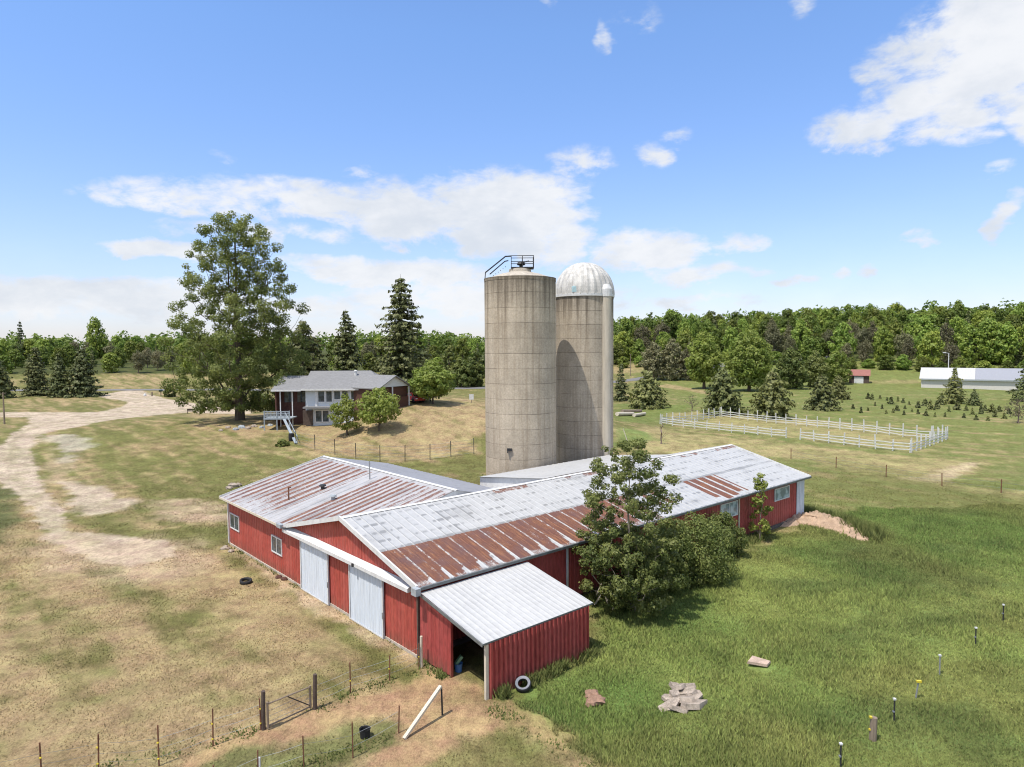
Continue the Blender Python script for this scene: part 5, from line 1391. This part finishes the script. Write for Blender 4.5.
# roadside bits
g = G(161, 396); o = empty('mailbox', g, 'dark green mailbox on a post beside the road end of the drive', 'mailbox'); mb = MB(); mb.bar((0, 0, -.2), (0, 0, 1.3), .16, .16); mb.build('post', M['wood_dark'], o); mb = MB(); mb.box(-.3, .3, -.6, .6, 1.3, 1.6); mb.lathe([(0, 0)], 3) if False else None; mb.tube([(0, -.6, 1.6), (0, .6, 1.6)], .3, 12); mb.build('box', simple('dark_green_paint', (.03, .06, .045), .5), o)
g = G(152, 396); mb = MB(); mb.tube([(0, 0, -.2), (.02, 0, 1.2), (.03, 0, 1.25)], [.22, .2, .1], 8); o = mb.build('wooden_stump_post', M['wood']); o.location = g; tag(o, 'squat grey wooden post between mailbox and white marker', 'post')
g = G(145, 396); mb = MB(); mb.lathe([(0, .75), (.25, .7), (.4, .35), (.38, -.1)], 9); o = mb.build('white_marker_stone', M['white']); o.location = g; tag(o, 'small white marker stone at the road end of the drive', 'marker')
g = G(471.5, 403); o = empty('sign', g, 'small white sign on a short post by the road left of the silos', 'sign'); mb = MB(); mb.bar((0, .05, -.2), (0, .05, 1.2), .1, .1); mb.build('post', M['wood'], o); mb = MB(); mb.box(-.35, .35, -.03, .0, .55, 1.45); mb.build('board', M['white'], o)
g = G(191, 413.5); o = empty('wooden_bench', g, 'dark little wooden bench at the drive edge left of the tall tree', 'bench', None, .4)
mb = MB(); mb.box(-.75, .75, -.2, .2, .45, .5); mb.build('seat', M['wood_dark'], o)
mb = MB(); mb.box(-.75, .75, .18, .22, .6, 1.0); mb.build('backrest', M['wood_dark'], o)
for x in (-.65, .65):
    mb = MB(); mb.box(x - .05, x + .05, -.18, .2, -.05, .45); mb.bar((x, .2, .45), (x, .2, 1.0), .06, .06); mb.build('leg', M['wood_dark'], o)
# spoil bank at the far end of the barn
def bank():
    cl = [Vector(G(*p)) for p in ((770, 526), (790, 521), (812, 520), (832, 526), (850, 533), (868, 542))]; W_ = [.8, 1.4, 1.8, 1.6, 1.1, .4]; hgt = [.25, .5, .65, .6, .4, .12]
    vs = []; fs = []; n = 40; m_ = 14; rg2 = np.random.default_rng(5)
    for i in range(n + 1):
        t = i / n * (len(cl) - 1); k = min(int(t), len(cl) - 2); f_ = t - k; p = cl[k].lerp(cl[k + 1], f_); d = (cl[k + 1] - cl[k]); d.z = 0; d.normalize(); nn = Vector((-d.y, d.x, 0))
        w = W_[k] * (1 - f_) + W_[k + 1] * f_; h_ = hgt[k] * (1 - f_) + hgt[k + 1] * f_; end = min(1, i / 3, (n - i) / 3)
        for j in range(m_ + 1):
            a = -1 + 2 * j / m_; x, y = p.x + nn.x * w * a, p.y + nn.y * w * a
            vs.append((x, y, gz(x, y) - .06 + h_ * end * (1 - a * a) ** .8 * (1 + rg2.uniform(-.4, .4))))
    for i in range(n):
        for j in range(m_): fs.append((i*(m_+1)+j, i*(m_+1)+j+1, (i+1)*(m_+1)+j+1, (i+1)*(m_+1)+j))
    mb = MB(); mb.add(vs, fs); return tag(mb.build('dirt_bank', simple('spoil_earth', (.38, .27, .185), .95, var=.35, scale=1.2, bump=.6), smooth=True), 'long low bank of bare pinkish earth at the far end of the barn', 'dirt bank', kind='structure')
bank()

# ------------------------------------------------------------------ grass
def in_barn(x, y, pad=.15):
    u, v = bl(x, y)
    return ((u > -pad) & (u < UE + pad) & (v > -pad) & (v < 13.5 + pad)) | ((u > -pad) & (u < 13.3) & (v > 13) & (v < VA + pad)) | ((u > -.0) & (u < LD + pad) & (v > -LC - .1) & (v < .2))
CLEAR = []
for px, py, cr_ in ((523, 693, .62), (680, 703, .8), (690, 702, .6), (672, 704, .5), (594, 701, .45), (760, 667, .55), (246, 583, .5), (365, 738, .3)):
    g = G(px, py); CLEAR.append((g.x, g.y, cr_))
def grass(n, r0, r1, mode, name, label):
    rg = np.random.default_rng(5 if mode == 'lush' else 6)
    N = int(n * 2.6); a = np.radians(rg.uniform(-45, 45, N)); u = rg.uniform(0, 1, N)
    r = np.sqrt(r0 ** 2 + (r1 ** 2 - r0 ** 2) * u ** 1.35); x = r * np.sin(a); y = r * np.cos(a)
    col, grav, dirt, lush = gcol(x, y)
    keep = ~in_barn(x, y) & (grav < .45) & (dirt < .35)
    for cx_, cy_, cr_ in CLEAR: keep &= np.hypot(x - cx_, y - cy_) > cr_
    n2 = fbm(x / 2.2, y / 2.2, 4, 91)
    if mode == 'lush': keep &= (lush > .35 + .3 * (n2 - .5)) & (rg.uniform(0, 1, N) < sstep(96, 60, r))
    else: keep &= (lush < .6) & (rg.uniform(0, 1, N) < sstep(.25, .6, n2)) & (rg.uniform(0, 1, N) < sstep(92, 50, r))
    idx = np.nonzero(keep)[0][:n]; x = x[idx]; y = y[idx]; r = r[idx]; col = col[idx]; lush = lush[idx]; n2 = n2[idx]; m = len(idx)
    if mode == 'lush':
        h = (.055 + .115 * sstep(.3, .7, n2)) * rg.uniform(.5, 1.5, m) * np.clip((lush - .25) * 2.2, .35, 1); w = (.014 + .00055 * r) * rg.uniform(.7, 1.4, m)
    else:
        h = .042 * rg.uniform(.4, 1.5, m) * (1 + .006 * r); w = (.012 + .0006 * r) * rg.uniform(.7, 1.4, m)
    th = rg.uniform(0, 6.283, m); lean = rg.uniform(.15, .9, m) * h; la = rg.uniform(0, 6.283, m)
    z = H(x, y); B = np.stack([x, y, z], 1); dx = np.stack([np.cos(th) * w, np.sin(th) * w, np.zeros(m)], 1)
    tip = B + np.stack([np.cos(la) * lean, np.sin(la) * lean, h], 1); B[:, 2] -= .02
    V = np.stack([B - dx, B + dx, tip], 1).reshape(-1, 3)
    vr = np.clip(rg.normal(1.30, .30, m), .5, 2.3)[:, None]; yel = rg.uniform(0, 1, m)[:, None] ** 3
    c = col * vr; c = c * (1 - .45 * yel) + np.array([.30, .26, .11]) * .45 * yel
    o = npmesh(name, V, np.arange(3 * m).reshape(-1, 3), M['grass'], cols=np.repeat(c, 3, 0))
    tag(o, label, 'grass', kind='stuff'); print(name, m)
grass(760000, 21, 95, 'lush', 'meadow_grass', 'tall lush green grass of the meadow beside the barn')
grass(230000, 19, 92, 'dry', 'lawn_grass', 'short dry grass of the farmyard and slopes')
# rank weeds at wall feet and round the posts
def weeds():
    rg = np.random.default_rng(17); pts = []
    def line(a, b, n, sp, h): 
        t = rg.uniform(0, 1, n)[:, None]; p = np.array(a) * (1 - t) + np.array(b) * t + rg.normal(size=(n, 2)) * sp; pts.append(np.concatenate([p, np.full((n, 1), h)], 1))
    line(bw(.4, -LC - .25), bw(LD, -LC - .25), 2600, .13, .45); line(bw(7, -.5), bw(30, -.5), 6000, .35, .5); line(bw(LD + .3, -LC), bw(LD + .4, -.4), 1500, .25, .5)
    line(bw(-.25, -.3), bw(-.25, -2.2), 900, .14, .22); line(bw(-.15, 12), bw(-.2, 23), 700, .14, .14); line(bw(-.12, 1), bw(-.15, 12), 160, .07, .11)
    for a, b, n in (((-20, 795), (261, 730), 1500), ((316, 708), (419, 668), 800), ((215, 800), (398, 733), 900), ((492, 708), (600, 775), 900)):
        g1, g2 = G(*a), G(*b); line((g1.x, g1.y), (g2.x, g2.y), n, .24, .11)
    for a, b, n in (((800, 514), (835, 519), 3000), ((835, 519), (880, 540), 4000)):
        g1, g2 = G(*a), G(*b); line((g1.x, g1.y), (g2.x, g2.y), n, .5, .75)
    p = np.concatenate(pts); x, y = p[:, 0], p[:, 1]; keep = ~in_barn(x, y, .02) & (np.hypot(x - CLEAR[0][0], y - CLEAR[0][1]) > .55) & (rg.uniform(0, 1, len(p)) < sstep(.40, .62, fbm(x / .9, y / .9, 3, 55)) + .1); p = p[keep]; x, y = p[:, 0], p[:, 1]; m = len(p)
    h = p[:, 2] * rg.uniform(.5, 1.3, m); w = .035 * rg.uniform(.7, 1.6, m); th = rg.uniform(0, 6.283, m); la = rg.uniform(0, 6.283, m)
    B = np.stack([x, y, H(x, y) - .02], 1); dx = np.stack([np.cos(th) * w, np.sin(th) * w, np.zeros(m)], 1); tip = B + np.stack([np.cos(la) * h * .5, np.sin(la) * h * .5, h], 1)
    V = np.stack([B - dx, B + dx, tip], 1).reshape(-1, 3); k = rg.uniform(0, 1, (m, 1)); c = np.array([.09, .125, .032]) * (1 - k) + np.array([.22, .23, .08]) * k
    tag(npmesh('weeds', V, np.arange(3 * m).reshape(-1, 3), M['grass'], cols=np.repeat(c, 3, 0)), 'rank green weeds along the barn walls and fence lines', 'weeds', kind='stuff')
weeds()

# ------------------------------------------------------------------ sky, clouds, sun, camera
EL = R(66); AZ = (.737, .676)
w = bpy.data.worlds.new('World'); SC.world = w; w.use_nodes = True; nt = w.node_tree; nt.nodes.clear()
def N(t, **k):
    nd = nt.nodes.new(t)
    for a, b in k.items(): setattr(nd, a, b)
    return nd
def mth(op, a, b=0.0, c=0.0, clamp=False):
    nd = N('ShaderNodeMath', operation=op); nd.use_clamp = clamp
    for i, v in enumerate((a, b, c)):
        if isinstance(v, bpy.types.NodeSocket): nt.links.new(v, nd.inputs[i])
        else: nd.inputs[i].default_value = v
    return nd.outputs[0]
sky = N('ShaderNodeTexSky', sky_type='NISHITA'); sky.sun_disc = False; sky.sun_elevation = EL; sky.sun_rotation = math.atan2(-AZ[0], -AZ[1]) % (2 * math.pi)
sky.altitude = 200; sky.air_density = 1.0; sky.dust_density = .6; sky.ozone_density = 1.6
tc = N('ShaderNodeTexCoord'); sp_ = N('ShaderNodeSeparateXYZ'); nt.links.new(tc.outputs['Generated'], sp_.inputs[0])
az = mth('ARCTAN2', sp_.outputs[0], sp_.outputs[1]); el = mth('ARCSINE', sp_.outputs[2])
cv = N('ShaderNodeCombineXYZ'); nt.links.new(az, cv.inputs[0]); nt.links.new(mth('MULTIPLY', el, 1.9), cv.inputs[1])
def nz(scale, det, rough, dist, off=0.0):
    mp = N('ShaderNodeMapping'); mp.inputs['Location'].default_value = (off, off * .7 , off * 1.3); nt.links.new(cv.outputs[0], mp.inputs[0])
    nd = N('ShaderNodeTexNoise'); nd.inputs['Scale'].default_value = scale; nd.inputs['Detail'].default_value = det; nd.inputs['Roughness'].default_value = rough; nd.inputs['Distortion'].default_value = dist
    nt.links.new(mp.outputs[0], nd.inputs['Vector']); return nd.outputs['Fac']
n1 = nz(9, 9, .62, .35, 2.0); n2 = nz(26, 6, .6, .2, 5.0); n3 = nz(5, 5, .55, .2, 9.0)
CL = [(500,215,100,40,1.25),(420,217,85,32,1.2),(300,203,150,22,.9),(150,197,85,17,.75),(555,235,50,34,1.1),(640,250,70,20,1.0),(737,247,40,13,.8),(700,273,80,11,.8),(800,278,28,6,.6),(845,272,15,7,.7),(876,268,14,7,.7),
 (165,249,65,10,1.0),(110,290,150,15,1.0),(20,298,70,22,1.2),(410,276,120,16,1.2),(330,268,60,13,1.0),(200,308,280,16,.95),(480,298,170,22,1.05),(260,232,120,12,.6),(700,300,90,9,.6),
 (985,50,95,62,1.35),(935,105,70,36,1.1),(862,132,55,22,.9),(1030,115,60,40,1.1),(905,72,34,22,.7),(580,167,32,17,.7),(650,159,22,13,.62),(680,143,20,9,.6),(640,30,30,12,.45),(608,43,9,14,.45),(970,175,26,9,.6),(928,238,26,9,.75),(1018,215,20,26,.9),(370,177,28,6,.55),(230,160,22,6,.4),(800,6,22,12,.4),(558,5,10,10,.35),(-200,220,160,40,1.1),(1250,180,160,50,1.1),(1150,270,120,14,.8)]
Mx = None
# domain warp so the cloud outlines are not ellipses
wx = mth('MULTIPLY', mth('SUBTRACT', n3, .5), .16); wy = mth('MULTIPLY', mth('SUBTRACT', n1, .5), .05)
az2 = mth('ADD', az, wx); el2 = mth('ADD', el, wy)
for px, py, rx, ry, st in CL:
    dx = px - 512; a0 = math.atan(dx / F); e0 = math.atan((346.5 + ROLL * dx - py) / math.hypot(F, dx)); ra = rx / F * math.cos(a0) ** 2 * 1.15; re = ry / F * math.cos(a0) * 1.25
    u = mth('MULTIPLY_ADD', az2, 1 / ra, -a0 / ra); v = mth('MULTIPLY_ADD', el2, 1 / re, -e0 / re)
    d2 = mth('ADD', mth('MULTIPLY', u, u), mth('MULTIPLY', v, v)); k = mth('MULTIPLY_ADD', d2, -st, st)
    Mx = k if Mx is None else mth('MAXIMUM', Mx, k)
Mx = mth('MAXIMUM', Mx, 0.0)
nn = mth('ADD', mth('MULTIPLY', n1, 1.35), mth('MULTIPLY', n2, 1.05))           # about .85 in the mean
den = mth('ADD', mth('MULTIPLY', Mx, .80), mth('MULTIPLY', mth('SUBTRACT', nn, 1.21), mth('MINIMUM', mth('MULTIPLY', Mx, 3.0), 1.15)))
mr = N('ShaderNodeMapRange', interpolation_type='SMOOTHSTEP'); mr.inputs['From Min'].default_value = .08; mr.inputs['From Max'].default_value = .74; nt.links.new(den, mr.inputs['Value'])
# low veil towards the horizon and added out-of-view clouds
veil = mth('MULTIPLY', mth('POWER', mth('SUBTRACT', 1.0, mth('MULTIPLY', el, 3.0), 0, True), 3.0), .36)
n4 = N('ShaderNodeTexNoise'); n4.inputs['Scale'].default_value = 2.2; n4.inputs['Detail'].default_value = 6; nt.links.new(tc.outputs['Generated'], n4.inputs['Vector'])
def rng_(v, a, b):
    nd = N('ShaderNodeMapRange', interpolation_type='SMOOTHSTEP'); nd.inputs['From Min'].default_value = a; nd.inputs['From Max'].default_value = b; nt.links.new(v, nd.inputs['Value']); return nd.outputs[0]
fill_clouds = mth('MULTIPLY', mth('MAXIMUM', rng_(mth('ABSOLUTE', az), .85, 1.1), rng_(el, .62, .8)), mth('MULTIPLY', rng_(n4.outputs['Fac'], .42, .58), .9))  # unseen clouds overhead and behind, added to whiten the blue ambient light
cloud = mth('MAXIMUM', mth('MAXIMUM', mth('MULTIPLY', mr.outputs[0], .95), fill_clouds), veil)
shade = N('ShaderNodeMix', data_type='RGBA'); sm = N('ShaderNodeMapRange'); sm.interpolation_type = 'SMOOTHSTEP'; sm.inputs['From Min'].default_value = .78; sm.inputs['From Max'].default_value = 1.28; nt.links.new(mth('ADD', mth('MULTIPLY', n3, .9), mth('ADD', mth('MULTIPLY', n1, .6), mth('MULTIPLY', nz(17, 5, .6, .3, 7.0), .5))), sm.inputs['Value'])
nt.links.new(sm.outputs[0], shade.inputs[0]); shade.inputs[6].default_value = (7.9, 8.0, 8.2, 1); shade.inputs[7].default_value = (6.1, 6.5, 7.1, 1)
SKYS = .105
tn = N('ShaderNodeMix', data_type='RGBA', blend_type='MULTIPLY'); tn.inputs[0].default_value = 1.0; tn.inputs[7].default_value = (1.16, 1.29, 1.64, 1)
hs = N('ShaderNodeHueSaturation'); hs.inputs['Saturation'].default_value = .98; hs.inputs['Value'].default_value = 1.35; nt.links.new(sky.outputs[0], tn.inputs[6]); nt.links.new(tn.outputs[2], hs.inputs['Color'])
te = N('ShaderNodeMapRange'); te.inputs['From Min'].default_value = 0; te.inputs['From Max'].default_value = .42; nt.links.new(el, te.inputs['Value'])
tm = N('ShaderNodeMix', data_type='RGBA'); nt.links.new(te.outputs[0], tm.inputs[0]); tm.inputs[6].default_value = (.95, .92, 1.16, 1); tm.inputs[7].default_value = (1.0, 1.23, 1.52, 1); nt.links.new(tm.outputs[2], tn.inputs[7])
mxc = N('ShaderNodeMix', data_type='RGBA'); nt.links.new(cloud, mxc.inputs[0]); nt.links.new(hs.outputs[0], mxc.inputs[6]); nt.links.new(shade.outputs[2], mxc.inputs[7])
bg = N('ShaderNodeBackground'); bg.inputs['Strength'].default_value = SKYS; nt.links.new(mxc.outputs[2], bg.inputs['Color'])
ow = N('ShaderNodeOutputWorld'); nt.links.new(bg.outputs[0], ow.inputs['Surface'])

sl = bpy.data.lights.new('sun', 'SUN'); sl.energy = 4.4; sl.angle = R(.53); sl.color = (1.0, .94, .845)
so = bpy.data.objects.new('sun', sl); COL.objects.link(so)
so.rotation_euler = Vector((AZ[0] * math.cos(EL), AZ[1] * math.cos(EL), -math.sin(EL))).to_track_quat('-Z', 'Y').to_euler(); so.location = (-30, -30, 60)

cd = bpy.data.cameras.new('camera'); cd.sensor_width = 36; cd.lens = 36 * F / 1024; cd.clip_start = .5; cd.clip_end = 9000
co = bpy.data.objects.new('camera', cd); COL.objects.link(co)
co.matrix_world = Matrix.Translation((0, 0, CAMH)) @ Matrix.Rotation(math.pi / 2 - PITCH, 4, 'X') @ Matrix.Rotation(ROLL, 4, 'Z')
SC.camera = co
vs_ = SC.view_settings; SC.display_settings.display_device = 'sRGB'; vs_.view_transform = 'Standard'; vs_.look = 'None'; vs_.gamma = 1.0; vs_.exposure = .17; vs_.use_curve_mapping = False
SC.cycles.use_denoising = True; SC.cycles.max_bounces = 6; SC.cycles.diffuse_bounces = 3; SC.cycles.transmission_bounces = 3; SC.cycles.transparent_max_bounces = 4
SC.cycles.filter_width = 1.1; SC.cycles.use_adaptive_sampling = True; SC.cycles.adaptive_threshold = .02
